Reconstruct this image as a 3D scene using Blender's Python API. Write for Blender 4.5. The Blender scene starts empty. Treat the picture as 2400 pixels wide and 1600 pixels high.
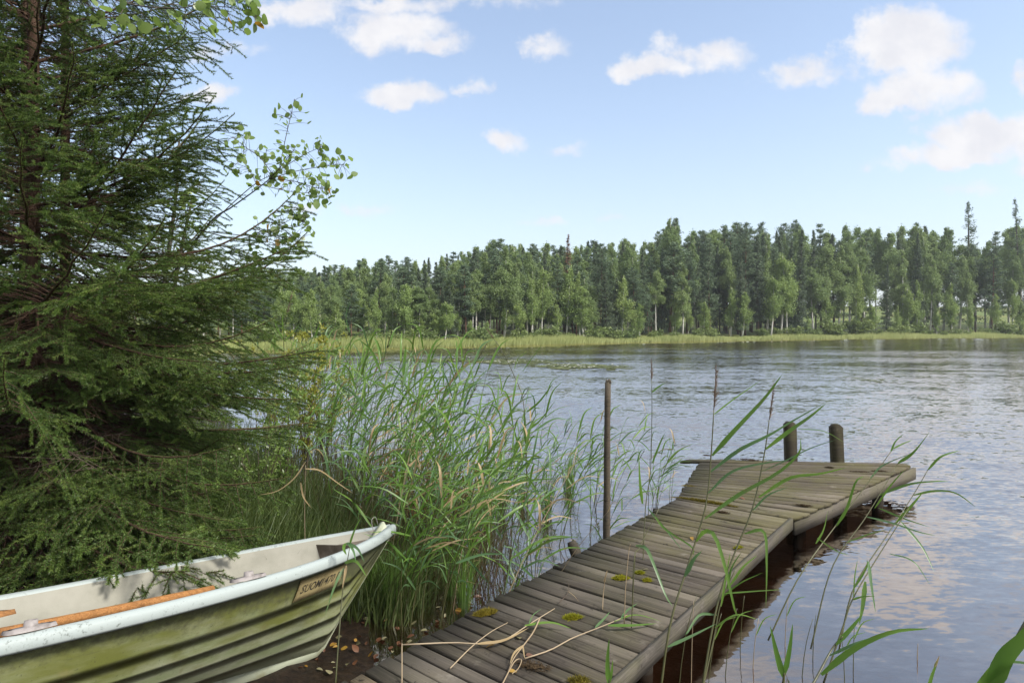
import bpy, math, random
import numpy as np
from mathutils import Vector, Matrix

R = math.radians
S = bpy.context.scene
COL = S.collection
rng = np.random.default_rng(7)
random.seed(7)

# ------------------------------------------------------------------ camera
CAM_H = 2.05
FPX = 1500.0            # focal length in photograph pixels (2400 wide)
HOR = 765.0             # horizon row of the photograph
cam_d = bpy.data.cameras.new("camera")
cam_d.lens = FPX / 2400 * 36
cam_d.sensor_width = 36
cam_d.shift_y = -(800 - HOR) / 2400
cam_d.clip_start = 0.05
cam_d.clip_end = 5000
cam = bpy.data.objects.new("camera", cam_d)
cam.location = (0, 0, CAM_H)
cam.rotation_euler = (R(90), 0, 0)
COL.objects.link(cam)
S.camera = cam

# ------------------------------------------------------------------ light
SUN_EL, SUN_AZ = 44.0, 118.0      # azimuth measured from +Y (view direction) towards +X
sun_d = bpy.data.lights.new("sun", 'SUN')
sun_d.energy = 2.2
sun_d.angle = R(12)
sun_d.color = (1.0, 0.95, 0.86)
sun = bpy.data.objects.new("sun", sun_d)
COL.objects.link(sun)
sdir = Vector((math.sin(R(SUN_AZ)) * math.cos(R(SUN_EL)), math.cos(R(SUN_AZ)) * math.cos(R(SUN_EL)), math.sin(R(SUN_EL))))
sun.rotation_euler = sdir.to_track_quat('Z', 'Y').to_euler()
sun.location = sdir * 50

S.view_settings.view_transform = 'Standard'
S.view_settings.look = 'None'
S.view_settings.gamma = 1
S.view_settings.exposure = 1.15
S.view_settings.use_curve_mapping = False
S.render.engine = 'CYCLES'
try:
    S.cycles.use_denoising = True
    S.cycles.max_bounces = 8
    S.cycles.transparent_max_bounces = 8
    S.cycles.diffuse_bounces = 3
    S.cycles.glossy_bounces = 3
    S.cycles.caustics_reflective = False
    S.cycles.caustics_refractive = False
    S.cycles.sample_clamp_indirect = 6
except Exception:
    pass

# ------------------------------------------------------------------ world: sky and clouds
W = bpy.data.worlds.new("World")
S.world = W
W.use_nodes = True
nt = W.node_tree
nt.nodes.clear()

class NT:
    """small helper round a node tree"""
    def __init__(s, tree):
        s.t = tree
    def n(s, typ, **kw):
        nd = s.t.nodes.new(typ)
        ins = kw.pop('ins', {})
        for k, v in kw.items():
            setattr(nd, k, v)
        for k, v in ins.items():
            s.set(nd.inputs[k], v)
        return nd
    def set(s, sock, v):
        if hasattr(v, 'node'):
            s.t.links.new(v, sock)
        else:
            sock.default_value = v
    def m(s, op, a, b=0.0, c=0.0, clamp=False):
        nd = s.n('ShaderNodeMath', operation=op, use_clamp=clamp)
        s.set(nd.inputs[0], a); s.set(nd.inputs[1], b)
        if op in ('MULTIPLY_ADD', 'SMOOTH_MIN', 'SMOOTH_MAX', 'COMPARE', 'WRAP'):
            s.set(nd.inputs[2], c)
        return nd.outputs[0]
    def v(s, op, a, b=(0, 0, 0)):
        nd = s.n('ShaderNodeVectorMath', operation=op)
        s.set(nd.inputs[0], a); s.set(nd.inputs[1], b)
        return nd.outputs['Value'] if op in ('DOT_PRODUCT', 'LENGTH') else nd.outputs[0]
    def ramp(s, fac, a, b, lo=0.0, hi=1.0, kind='SMOOTHSTEP'):
        nd = s.n('ShaderNodeMapRange', interpolation_type=kind)
        s.set(nd.inputs[0], fac)
        s.set(nd.inputs[1], a); s.set(nd.inputs[2], b); s.set(nd.inputs[3], lo); s.set(nd.inputs[4], hi)
        return nd.outputs[0]
    def mix(s, fac, a, b, mode='MIX'):
        nd = s.n('ShaderNodeMix', data_type='RGBA', blend_type=mode)
        s.set(nd.inputs[0], fac); s.set(nd.inputs[6], a); s.set(nd.inputs[7], b)
        return nd.outputs[2]
    def noise(s, vec, scale, detail=4.0, rough=0.55, dist=0.0):
        nd = s.n('ShaderNodeTexNoise')
        if vec is not None:
            s.set(nd.inputs['Vector'], vec)
        nd.inputs['Scale'].default_value = scale
        nd.inputs['Detail'].default_value = detail
        nd.inputs['Roughness'].default_value = rough
        nd.inputs['Distortion'].default_value = dist
        return nd.outputs[0]

def C(r, g, b):
    return (r, g, b, 1.0)

w = NT(nt)
sky = w.n('ShaderNodeTexSky', sky_type='NISHITA', sun_disc=False)
sky.sun_elevation = R(SUN_EL)
sky.sun_rotation = R(SUN_AZ)
sky.altitude = 100
sky.air_density = 1.0
sky.dust_density = 1.6
sky.ozone_density = 1.2
tc = w.n('ShaderNodeTexCoord')
dirv = tc.outputs['Generated']
sep = w.n('ShaderNodeSeparateXYZ', ins={0: dirv})
dx, dy, dz = sep.outputs
ysafe = w.m('MAXIMUM', dy, 0.05)
px = w.m('DIVIDE', dx, ysafe)
pz = w.m('DIVIDE', dz, ysafe)
P = w.n('ShaderNodeCombineXYZ', ins={0: px, 1: pz, 2: 0.0}).outputs[0]
n1 = w.n('ShaderNodeTexNoise', ins={'Vector': P, 'Scale': 8.0, 'Detail': 7.0, 'Roughness': 0.62})
warp = w.v('MULTIPLY', w.v('SUBTRACT', n1.outputs['Color'], (0.5, 0.5, 0.5)), (0.14, 0.09, 0.0))
PW = w.v('ADD', P, warp)
# cumulus in view: centre and radii as the photograph's pixels (x, y, rx, ry, weight)
CLOUDS = [(2075, 100, 168, 92, 1.25), (2130, 205, 145, 60, .95), (2060, 236, 120, 36, .95), (2200, 190, 70, 40, .8),
          (2270, 300, 170, 55, 1.0), (2160, 348, 190, 32, 1.0), (2370, 330, 90, 90, .8),
          (1615, 112, 130, 54, .95), (1510, 150, 100, 34, .85), (1860, 168, 140, 32, .5),
          (915, 212, 125, 40, 1.0), (1250, 115, 66, 38, .7), (1085, 182, 56, 24, .6),
          (1150, 333, 66, 28, .75), (1290, 340, 66, 20, .45),
          (690, 22, 120, 55, .9), (905, 62, 150, 62, .85), (1000, 92, 95, 34, .8), (930, 2, 170, 24, .7), (1200, 12, 100, 26, .4),
          (530, 115, 90, 28, .4), (490, 215, 65, 32, .8), (2355, 185, 36, 38, .6),
          (860, 492, 60, 18, .35), (1260, 508, 66, 13, .4), (1390, 508, 66, 13, .35), (2240, 430, 90, 20, .3), (722, 492, 36, 16, .5), (440, 440, 50, 24, .5)]
F = None
for (cx, cy, rx, ry, wt) in CLOUDS:
    cx, cy, rx, ry = [q * 1.0204 for q in (cx, cy, rx, ry)]
    q = w.v('SUBTRACT', PW, ((cx - 1200) / FPX, (HOR - cy) / FPX, 0))
    q = w.v('MULTIPLY', q, (FPX / rx, FPX / ry, 0))
    e = w.v('DOT_PRODUCT', q, q)
    g = w.m('MULTIPLY', w.m('SUBTRACT', 1.0, w.m('MINIMUM', e, 3.0)), wt)
    F = g if F is None else w.m('SMOOTH_MAX', F, g, 0.25)
F = w.m('ADD', F, w.m('MULTIPLY', w.m('SUBTRACT', n1.outputs[0], 0.5), 1.7))
F = w.m('ADD', F, w.m('MULTIPLY', w.m('SUBTRACT', w.noise(P, 24.0, 6.0, .62), 0.5), 1.5))
a_view = w.m('MULTIPLY', w.ramp(F, -0.05, 0.85), .95)
a_view = w.m('MULTIPLY', a_view, w.ramp(dy, 0.15, 0.3))
# broken cloud over the rest of the sky
zs = w.m('ADD', w.m('MAXIMUM', dz, 0.0), 0.1)
Q = w.n('ShaderNodeCombineXYZ', ins={0: w.m('DIVIDE', dx, zs), 1: w.m('DIVIDE', dy, zs), 2: 0.0}).outputs[0]
n2 = w.noise(Q, 1.15, 6.0, 0.58, 0.3)
a_rest = w.ramp(n2, 0.34, 0.56)
# the open patch of sky in view: direction of the lens within about 35 degrees
infront = w.m('MULTIPLY', w.ramp(pz, 0.50, 0.60, 1.0, 0.0), w.m('MULTIPLY', w.ramp(w.m('ABSOLUTE', px), 0.80, 0.95, 1.0, 0.0), w.ramp(dy, 0.15, 0.3)))
a_rest = w.m('MULTIPLY', a_rest, w.m('SUBTRACT', 1.0, infront))
alpha = w.m('MAXIMUM', a_view, a_rest)
alpha = w.m('MULTIPLY', alpha, w.ramp(dz, 0.0, 0.06))
n3 = w.noise(P, 14.0, 4.0, 0.6)
cl_col = w.mix(w.ramp(n3, 0.3, 0.7), C(3.35, 3.35, 3.55), C(3.9, 3.85, 3.9))
# thin whitish veil of summer haze low down, the Nishita sky above
veil = w.m('ADD', w.m('MULTIPLY', w.m('POWER', w.m('SUBTRACT', 1.0, w.m('MAXIMUM', dz, 0.0), clamp=True), 4.0), 0.60), 0.14)
base = w.mix(veil, w.mix(1.0, sky.outputs[0], C(1.0, 1.0, 1.0), 'MULTIPLY'), C(3.4, 3.72, 4.1))
col = w.mix(alpha, base, cl_col)
bg = w.n('ShaderNodeBackground', ins={0: col, 1: 0.115})
outw = w.n('ShaderNodeOutputWorld')
nt.links.new(bg.outputs[0], outw.inputs[0])

# ------------------------------------------------------------------ helpers
def pix(u, v, Y):
    """photograph pixel at depth Y -> world point"""
    return np.array([(u - 1200) / FPX * Y, Y, CAM_H - (v - HOR) / FPX * Y])

def pixz(u, v, z):
    """photograph pixel on the level z -> world point"""
    Y = FPX * (CAM_H - z) / (v - HOR)
    return np.array([(u - 1200) / FPX * Y, Y, z])

DS = 2400 / 2352.0      # the photograph was measured in a 2352 px wide view
def pd(u, v, Y):
    return pix(u * DS, v * DS, Y)

def mesh(name, V, F, mats=None, smooth=False, fmat=None):
    """V (n,3) array; F list of faces or (m,k) array"""
    me = bpy.data.meshes.new(name)
    V = np.asarray(V, dtype=np.float32).reshape(-1, 3)
    if isinstance(F, np.ndarray):
        groups = [F]
    elif len(F) and isinstance(F[0], np.ndarray):
        groups = F
    else:
        by = {}
        for f in F:
            by.setdefault(len(f), []).append(f)
        groups = [np.array(x, dtype=np.int32) for x in by.values()]
    groups = [g for g in groups if len(g)]
    loops = np.concatenate([g.ravel() for g in groups]).astype(np.int32)
    tot = np.concatenate([np.full(len(g), g.shape[1], dtype=np.int32) for g in groups])
    st = np.concatenate([[0], np.cumsum(tot)[:-1]]).astype(np.int32)
    me.vertices.add(len(V)); me.vertices.foreach_set('co', V.ravel())
    me.loops.add(len(loops)); me.loops.foreach_set('vertex_index', loops)
    me.polygons.add(len(tot)); me.polygons.foreach_set('loop_start', st); me.polygons.foreach_set('loop_total', tot)
    if fmat is not None:
        me.polygons.foreach_set('material_index', np.asarray(fmat, dtype=np.int32))
    if smooth:
        me.polygons.foreach_set('use_smooth', np.ones(len(tot), dtype=bool))
    me.update(calc_edges=True)
    me.validate(verbose=False)
    for m in (mats if isinstance(mats, (list, tuple)) else [mats] if mats else []):
        me.materials.append(m)
    return me

def obj(name, me, parent=None, loc=None, label=None, cat=None, group=None, kind=None):
    o = bpy.data.objects.new(name, me)
    COL.objects.link(o)
    if parent is not None:
        o.parent = parent
    if loc is not None:
        o.location = loc
    if label: o['label'] = label
    if cat: o['category'] = cat
    if group: o['group'] = group
    if kind: o['kind'] = kind
    return o

def empty(name, loc=(0, 0, 0), label=None, cat=None, group=None):
    o = obj(name, None, None, loc, label, cat, group)
    o.empty_display_size = 0.1
    return o

def copy_tree(o, parent=None):
    c = o.copy()
    COL.objects.link(c)
    c.parent = parent
    for ch in o.children:
        copy_tree(ch, c)
    return c

class Geo:
    """collects triangles/quads; every face carries a material slot"""
    def __init__(s):
        s.V = []; s.T = []; s.Q = []; s.tm = []; s.qm = []; s.n = 0
    def add(s, V, T=None, Q=None, m=0):
        V = np.asarray(V, float).reshape(-1, 3)
        s.V.append(V)
        if T is not None and len(T):
            s.T.append(np.asarray(T, int) + s.n); s.tm.append(np.full(len(T), m))
        if Q is not None and len(Q):
            s.Q.append(np.asarray(Q, int) + s.n); s.qm.append(np.full(len(Q), m))
        s.n += len(V)
    def build(s, name, mats, smooth=False):
        gs = []; fm = []
        if s.T: gs.append(np.concatenate(s.T)); fm.append(np.concatenate(s.tm))
        if s.Q: gs.append(np.concatenate(s.Q)); fm.append(np.concatenate(s.qm))
        return mesh(name, np.concatenate(s.V), gs, mats, smooth, np.concatenate(fm))

def unit(v):
    v = np.asarray(v, float)
    return v / (np.linalg.norm(v, axis=-1, keepdims=True) + 1e-12)

def tube(g, pts, rad, k=6, m=0, cap=True):
    pts = np.asarray(pts, float); n = len(pts)
    rad = np.broadcast_to(np.asarray(rad, float), (n,))
    t = unit(np.gradient(pts, axis=0))
    ref = np.array([0, 0, 1.0]) if abs(t[0][2]) < .9 else np.array([1.0, 0, 0])
    a = unit(np.cross(t, ref)); b = np.cross(t, a)
    th = np.linspace(0, 2 * np.pi, k, endpoint=False)
    ring = a[:, None, :] * np.cos(th)[None, :, None] + b[:, None, :] * np.sin(th)[None, :, None]
    V = (pts[:, None, :] + ring * rad[:, None, None]).reshape(-1, 3)
    i = np.arange(n - 1)[:, None] * k; j = np.arange(k)[None, :]; j2 = (j + 1) % k
    Q = np.stack([i + j, i + j2, i + k + j2, i + k + j], -1).reshape(-1, 4)
    T = []
    if cap:
        V = np.concatenate([V, pts[:1], pts[-1:]])
        T = [(n * k, (q + 1) % k, q) for q in range(k)] + [(n * k + 1, (n - 1) * k + q, (n - 1) * k + (q + 1) % k) for q in range(k)]
    g.add(V, T, Q, m)

def curve(pts, n):
    """smooth (Catmull-Rom) resampling of a few points"""
    p = np.asarray(pts, float)
    if len(p) == 2:
        return p[0] + (p[1] - p[0]) * np.linspace(0, 1, n)[:, None]
    P = np.concatenate([[2 * p[0] - p[1]], p, [2 * p[-1] - p[-2]]])
    u = np.linspace(0, len(p) - 1 - 1e-6, n); i = u.astype(int); f = (u - i)[:, None]
    a, b, c, d = P[i], P[i + 1], P[i + 2], P[i + 3]
    return .5 * (2 * b + (c - a) * f + (2 * a - 5 * b + 4 * c - d) * f ** 2 + (3 * b - a - 3 * c + d) * f ** 3)

def box(g, x0, x1, y0, y1, z0, z1, m=0):
    V = [(x, y, z) for x in (x0, x1) for y in (y0, y1) for z in (z0, z1)]
    Q = [(0, 1, 3, 2), (4, 6, 7, 5), (0, 4, 5, 1), (2, 3, 7, 6), (0, 2, 6, 4), (1, 5, 7, 3)]
    g.add(V, None, Q, m)

# ------------------------------------------------------------------ materials
MATS = {}
def material(name):
    m = bpy.data.materials.new(name)
    m.use_nodes = True
    m.node_tree.nodes.clear()
    t = NT(m.node_tree)
    MATS[name] = m
    return m, t

def finish(m, t, shader):
    o = t.n('ShaderNodeOutputMaterial')
    m.node_tree.links.new(shader, o.inputs[0])
    return m

def principled(t, color, rough=.7, bump=None, bstr=.4, bdist=.01, spec=.3):
    p = t.n('ShaderNodeBsdfPrincipled')
    t.set(p.inputs['Base Color'], color)
    t.set(p.inputs['Roughness'], rough)
    p.inputs['Specular IOR Level'].default_value = spec
    if bump is not None:
        b = t.n('ShaderNodeBump', ins={'Height': bump, 'Strength': bstr, 'Distance': bdist})
        t.t.links.new(b.outputs[0], p.inputs['Normal'])
    return p.outputs[0]

def leaf_mat(name, c1, c2, trans=.4, scale=1.5, rough=.5, gloss=.06, objrand=.35, tint=None, spots=0.0):
    """leaf or needle: diffuse + translucent + a little gloss; colour varies by clump and by plant"""
    m, t = material(name)
    tcn = t.n('ShaderNodeTexCoord')
    oi = t.n('ShaderNodeObjectInfo')
    no = t.noise(tcn.outputs['Object'], scale, 3.0, .6)
    f = t.m('ADD', t.ramp(no, .3, .7, 0, 1 - objrand), t.m('MULTIPLY', oi.outputs['Random'], objrand))
    c = t.mix(f, C(*c1), C(*c2))
    if spots:
        br = t.noise(tcn.outputs['Object'], 9.0, 5.0, .7)
        c = t.mix(t.ramp(br, .56, .68, 0, spots), c, C(.22, .16, .06))
    d = t.n('ShaderNodeBsdfDiffuse', ins={0: c})
    tr = t.n('ShaderNodeBsdfTranslucent', ins={0: t.mix(.5, c, C(*[min(1, x * 1.6) for x in (tint or c2)]))})
    mx = t.n('ShaderNodeMixShader', ins={0: trans, 1: d.outputs[0], 2: tr.outputs[0]})
    gl = t.n('ShaderNodeBsdfGlossy', ins={0: C(.9, .9, .9), 1: rough})
    mx2 = t.n('ShaderNodeMixShader', ins={0: gloss, 1: mx.outputs[0], 2: gl.outputs[0]})
    return finish(m, t, mx2.outputs[0])

def bark_mat(name, c1, c2, scale=(30, 30, 6), rough=.9, bd=.01):
    m, t = material(name)
    tcn = t.n('ShaderNodeTexCoord')
    v = t.v('MULTIPLY', tcn.outputs['Object'], scale)
    no = t.noise(v, 1.0, 5.0, .65)
    c = t.mix(t.ramp(no, .35, .68), C(*c1), C(*c2))
    return finish(m, t, principled(t, c, rough, no, .6, bd, .2))

leaf_mat('spruce_needle', (0.056, 0.11, 0.023), (0.12, 0.198, 0.046), .25, 3.0, .45, .03, .3)
leaf_mat('spruce_tip', (0.125, 0.205, 0.042), (0.215, 0.3, 0.07), .3, 4.0, .45, .03, .3)
bark_mat('spruce_bark', (.055, .032, .022), (.12, .075, .052), (40, 40, 12))
bark_mat('dead_twig', (.075, .055, .042), (.15, .115, .09), (60, 60, 60))
leaf_mat('aspen_leaf', (0.15, 0.26, 0.05), (0.27, 0.38, 0.09), .5, 2.0, .4, .06, .7)
leaf_mat('aspen_leaf_old', (.30, .20, .02), (.42, .22, .03), .4, 9.0, .4, .05, .6)
bark_mat('aspen_bark', (.07, .06, .05), (.16, .15, .13), (30, 30, 10))
leaf_mat('reed_leaf', (0.085, 0.19, 0.03), (0.19, 0.33, 0.055), .42, 6.0, .4, .03, .8, spots=.75)
leaf_mat('reed_leaf_blue', (.095, .20, .07), (.16, .28, .11), .38, 6.0, .4, .04, .8, spots=.75)
leaf_mat('reed_leaf_dry', (.36, .25, .12), (.50, .38, .20), .35, 8.0, .5, .04, .6)
leaf_mat('reed_stem', (0.055, 0.06, 0.022), (0.115, 0.115, 0.042), .0, 8.0, .4, .06, .6)
leaf_mat('reed_stem_dry', (.30, .22, .13), (.46, .37, .25), .0, 9.0, .5, .05, .6)
leaf_mat('dead_stalk', (0.06, 0.04, 0.022), (0.17, 0.125, 0.07), .1, 30.0, .6, .02, .2)
leaf_mat('dirt_clump', (0.03, 0.022, 0.014), (0.085, 0.06, 0.036), .0, 30.0, .8, .0, .3)
leaf_mat('reed_plume', (.17, .12, .09), (.28, .21, .15), .3, 9.0, .6, .02, .4)
leaf_mat('sedge', (.07, .15, .022), (.17, .30, .05), .35, 22.0, .4, .06, .6, spots=.75)
leaf_mat('marsh_grass', (.04, .085, .016), (.13, .16, .045), .3, 17.0, .5, .04, .3)
leaf_mat('bog_shrub', (.17, .16, .04), (.34, .17, .06), .35, 6.0, .5, .04, .5)
leaf_mat('willow_yellow', (.20, .25, .04), (.40, .37, .05), .4, 5.0, .5, .05, .6)
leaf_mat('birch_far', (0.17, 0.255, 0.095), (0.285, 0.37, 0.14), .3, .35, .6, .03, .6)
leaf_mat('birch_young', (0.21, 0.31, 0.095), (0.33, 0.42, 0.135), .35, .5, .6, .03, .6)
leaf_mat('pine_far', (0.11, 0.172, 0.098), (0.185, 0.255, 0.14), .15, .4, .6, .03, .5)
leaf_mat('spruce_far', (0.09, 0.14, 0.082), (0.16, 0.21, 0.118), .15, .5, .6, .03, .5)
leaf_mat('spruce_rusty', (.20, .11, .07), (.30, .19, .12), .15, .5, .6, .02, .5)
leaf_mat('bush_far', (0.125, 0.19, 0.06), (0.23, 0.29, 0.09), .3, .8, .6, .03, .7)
leaf_mat('far_reed', (0.34, 0.4, 0.13), (0.48, 0.51, 0.2), .3, .25, .6, .03, .2)
leaf_mat('lily_pad', (0.07, 0.1, 0.035), (0.2, 0.22, 0.08), .1, 1.0, .3, .12, .3)
leaf_mat('moss', (.20, .22, .02), (.33, .30, .03), .2, 12.0, .8, .0, .4)
leaf_mat('moss_dark', (.10, .09, .02), (.24, .19, .03), .2, 12.0, .8, .0, .4)
leaf_mat('fallen_yellow', (.26, .13, .015), (.42, .26, .04), .2, 60.0, .5, .06, .8)
leaf_mat('fallen_brown', (.09, .04, .02), (.20, .085, .04), .2, 20.0, .5, .06, .8)
leaf_mat('fallen_pale', (.16, .15, .07), (.34, .31, .18), .2, 20.0, .5, .06, .8)
m, t = material('lily_flower'); finish(m, t, principled(t, C(.85, .85, .80), .5))

# birch bark: white with dark scars
m, t = material('birch_bark')
tcn = t.n('ShaderNodeTexCoord')
no = t.noise(t.v('MULTIPLY', tcn.outputs['Object'], (3, 3, 1.1)), 1.0, 4.0, .6)
finish(m, t, principled(t, t.mix(t.ramp(no, .50, .66), C(.62, .60, .55), C(.10, .09, .08)), .8))
bark_mat('pine_bark', (.10, .065, .045), (.22, .12, .075), (2, 2, .8))
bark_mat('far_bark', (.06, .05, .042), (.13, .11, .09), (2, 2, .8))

# weathered deck wood; local x runs along the board
def wood_mat(name, ca, cb, algae=.3, algae_col=(.12, .125, .035), dark=(.035, .03, .024), pale_amt=.45):
    m, t = material(name)
    tcn = t.n('ShaderNodeTexCoord'); oi = t.n('ShaderNodeObjectInfo'); geo = t.n('ShaderNodeNewGeometry')
    rnd = oi.outputs['Random']
    off = t.n('ShaderNodeCombineXYZ', ins={0: t.m('MULTIPLY', rnd, 37.0), 1: t.m('MULTIPLY', rnd, 91.0), 2: 0.0}).outputs[0]
    v = t.v('ADD', tcn.outputs['Object'], off)
    grain = t.noise(t.v('MULTIPLY', v, (2.2, 75, 75)), 1.0, 5.0, .65, .3)
    fine = t.noise(t.v('MULTIPLY', v, (9, 260, 260)), 1.0, 3.0, .6)
    c = t.mix(t.ramp(grain, .3, .7), C(*ca), C(*cb))
    c = t.mix(t.ramp(fine, .48, .70, 0, .75), c, C(*dark))
    wet = t.noise(t.v('MULTIPLY', v, (1.1, 7, 7)), 1.0, 4.0, .6)
    c = t.mix(t.ramp(wet, .50, .72, 0, .6), c, C(*dark))
    c = t.mix(t.m('MULTIPLY', t.m('SUBTRACT', rnd, .5), .95 * pale_amt / .45), c, C(.32, .28, .23))
    blot = t.noise(geo.outputs['Position'], 2.3, 5.0, .65)
    c = t.mix(t.ramp(blot, .38, .66, 0, algae), c, C(*algae_col))
    pale = t.noise(geo.outputs['Position'], 5.1, 5.0, .7)
    c = t.mix(t.ramp(pale, .60, .78, 0, pale_amt), c, C(.36, .33, .28))
    spot = t.noise(t.v('MULTIPLY', geo.outputs['Position'], (1, 1, 1)), 13.0, 4.0, .7)
    c = t.mix(t.ramp(spot, .60, .70, 0, .85), c, C(*dark))
    bmp = t.m('ADD', grain, t.m('MULTIPLY', fine, .5))
    return finish(m, t, principled(t, c, .85, bmp, .55, .004, .25))
wood_mat('deck_wood', (.042, .035, .028), (.096, .081, .065), .14, pale_amt=.34)
wood_mat('deck_wood_green', (.064, .053, .037), (.138, .116, .080), .55, (.105, .100, .034), pale_amt=.36)
wood_mat('deck_wood_new', (.24, .18, .11), (.36, .28, .19), .15)
wood_mat('side_board', (.05, .044, .037), (.125, .112, .096), .25)
wood_mat('post_wood', (.020, .016, .010), (.050, .042, .027), .5, (.075, .075, .025), pale_amt=.18)
wood_mat('pole_wood', (.022, .015, .010), (.090, .062, .040), .1, pale_amt=.2)
wood_mat('oar_wood', (.30, .135, .045), (.44, .21, .075), .05, (.3, .2, .05), (.10, .05, .02))
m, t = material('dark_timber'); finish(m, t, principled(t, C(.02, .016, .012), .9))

# boat
m, t = material('hull_gelcoat')
tcn = t.n('ShaderNodeTexCoord'); ob = tcn.outputs['Object']
zz = t.n('ShaderNodeSeparateXYZ', ins={0: ob}).outputs[2]
na = t.noise(t.v('MULTIPLY', ob, (2.0, 2.0, 5.0)), 1.6, 6.0, .65, .4)
nb = t.noise(t.v('MULTIPLY', ob, (1.0, 1.0, 1.0)), 26.0, 5.0, .7)
nc = t.noise(t.v('MULTIPLY', ob, (1.2, 1.2, 6.0)), 3.3, 5.0, .6, .6)
c = t.mix(t.ramp(nc, .35, .7), C(.44, .46, .31), C(.34, .39, .21))
alg = t.m('ADD', t.m('MULTIPLY', t.ramp(zz, .02, .38), .55), t.m('MULTIPLY', t.m('SUBTRACT', na, .5), 1.6))
c = t.mix(t.ramp(alg, .05, .75, 0, .92), c, C(.180, .195, .040))
drt = t.m('ADD', t.m('MULTIPLY', t.ramp(zz, .30, .52), 1.0), t.m('MULTIPLY', t.m('SUBTRACT', nb, .5), 1.3))
drt = t.m('ADD', drt, t.m('MULTIPLY', t.m('SUBTRACT', na, .55), -.9))
c = t.mix(t.ramp(drt, .25, .95, 0, .9), c, C(.085, .088, .052))
c = t.mix(t.ramp(t.noise(ob, 5.0, 4.0, .6), .60, .80, 0, .5), c, C(.42, .30, .14))
scr = t.noise(t.v('MULTIPLY', ob, (5, 5, 70)), 1.0, 4.0, .7)
c = t.mix(t.ramp(scr, .56, .74, 0, .40), c, C(.10, .105, .055))
spk = t.noise(ob, 85.0, 4.0, .75)
c = t.mix(t.ramp(spk, .60, .70, 0, .55), c, C(.06, .06, .04))
run = t.noise(t.v('MULTIPLY', ob, (14, 14, 1.6)), 1.0, 4.0, .65)
c = t.mix(t.ramp(run, .58, .78, 0, .45), c, C(.23, .20, .09))
finish(m, t, principled(t, c, .55, nb, .2, .004, .3))
m, t = material('rim_gelcoat')
tcn = t.n('ShaderNodeTexCoord'); ob = tcn.outputs['Object']
nb = t.noise(ob, 62.0, 5.0, .75); na = t.noise(ob, 4.5, 4.0, .6)
f = t.ramp(t.m('ADD', nb, t.m('MULTIPLY', t.m('SUBTRACT', na, .5), .5)), .56, .70, 0, .7)
finish(m, t, principled(t, t.mix(f, C(.385, .435, .425), C(.08, .088, .072)), .5, nb, .1, .003))
m, t = material('lining_gelcoat')
tcn = t.n('ShaderNodeTexCoord'); ob = tcn.outputs['Object']
na = t.noise(ob, 3.5, 5.0, .65); nb = t.noise(ob, 48.0, 4.0, .75)
c = t.mix(t.ramp(na, .35, .75, 0, .7), C(.315, .305, .255), C(.19, .185, .145))
c = t.mix(t.ramp(nb, .66, .76, 0, .6), c, C(.10, .085, .065))
finish(m, t, principled(t, c, .55))
m, t = material('brown_tank')
tcn = t.n('ShaderNodeTexCoord'); na = t.noise(tcn.outputs['Object'], 9.0, 5.0, .65)
finish(m, t, principled(t, t.mix(t.ramp(na, .4, .7), C(.10, .075, .055), C(.20, .16, .125)), .6))
m, t = material('keel_pale')
tcn = t.n('ShaderNodeTexCoord'); na = t.noise(tcn.outputs['Object'], 6.0, 5.0, .65)
finish(m, t, principled(t, t.mix(t.ramp(na, .45, .75), C(.52, .56, .42), C(.36, .34, .18)), .45))
m, t = material('fitting_plastic')
tcn = t.n('ShaderNodeTexCoord'); na = t.noise(tcn.outputs['Object'], 30.0, 4.0, .65)
finish(m, t, principled(t, t.mix(t.ramp(na, .4, .75), C(.34, .31, .30), C(.18, .16, .15)), .5))
m, t = material('black_hole'); finish(m, t, principled(t, C(.015, .014, .016), .6))
m, t = material('name_plate')
tcn = t.n('ShaderNodeTexCoord'); na = t.noise(tcn.outputs['Object'], 34.0, 5.0, .75)
finish(m, t, principled(t, t.mix(t.ramp(na, .5, .68, 0, .7), C(.42, .34, .17), C(.17, .13, .07)), .6))
m, t = material('plate_letter')
tcn = t.n('ShaderNodeTexCoord'); na = t.noise(tcn.outputs['Object'], 60.0, 4.0, .75)
finish(m, t, principled(t, t.mix(t.ramp(na, .55, .70, 0, .6), C(.045, .04, .032), C(.30, .24, .13)), .6))

# ground: mud and needle litter by the water, meadow grass beyond
m, t = material('ground_soil')
geo = t.n('ShaderNodeNewGeometry'); pos = geo.outputs['Position']
na = t.noise(pos, 1.3, 6.0, .65); nb = t.noise(pos, 19.0, 5.0, .7)
yy = t.n('ShaderNodeSeparateXYZ', ins={0: pos}).outputs
near = t.mix(t.ramp(nb, .3, .7), C(.008, .005, .004), C(.030, .019, .012))
bed = t.mix(t.ramp(na, .35, .7), C(.026, .018, .013), C(.062, .043, .032))
near = t.mix(t.ramp(yy[2], -.02, -.14), near, bed)
far = t.mix(t.ramp(t.noise(pos, .12, 5.0, .6), .35, .7), C(.10, .15, .035), C(.20, .21, .06))
c = t.mix(t.ramp(yy[1], 14, 30), near, far)
c = t.mix(t.ramp(yy[2], -.5, -1.3), c, C(.012, .007, .004))  # deep bed painted darker, standing in for light the water absorbs
finish(m, t, principled(t, c, t.ramp(yy[2], .03, .16, .38, .9), nb, .7, .02, .3))

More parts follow.
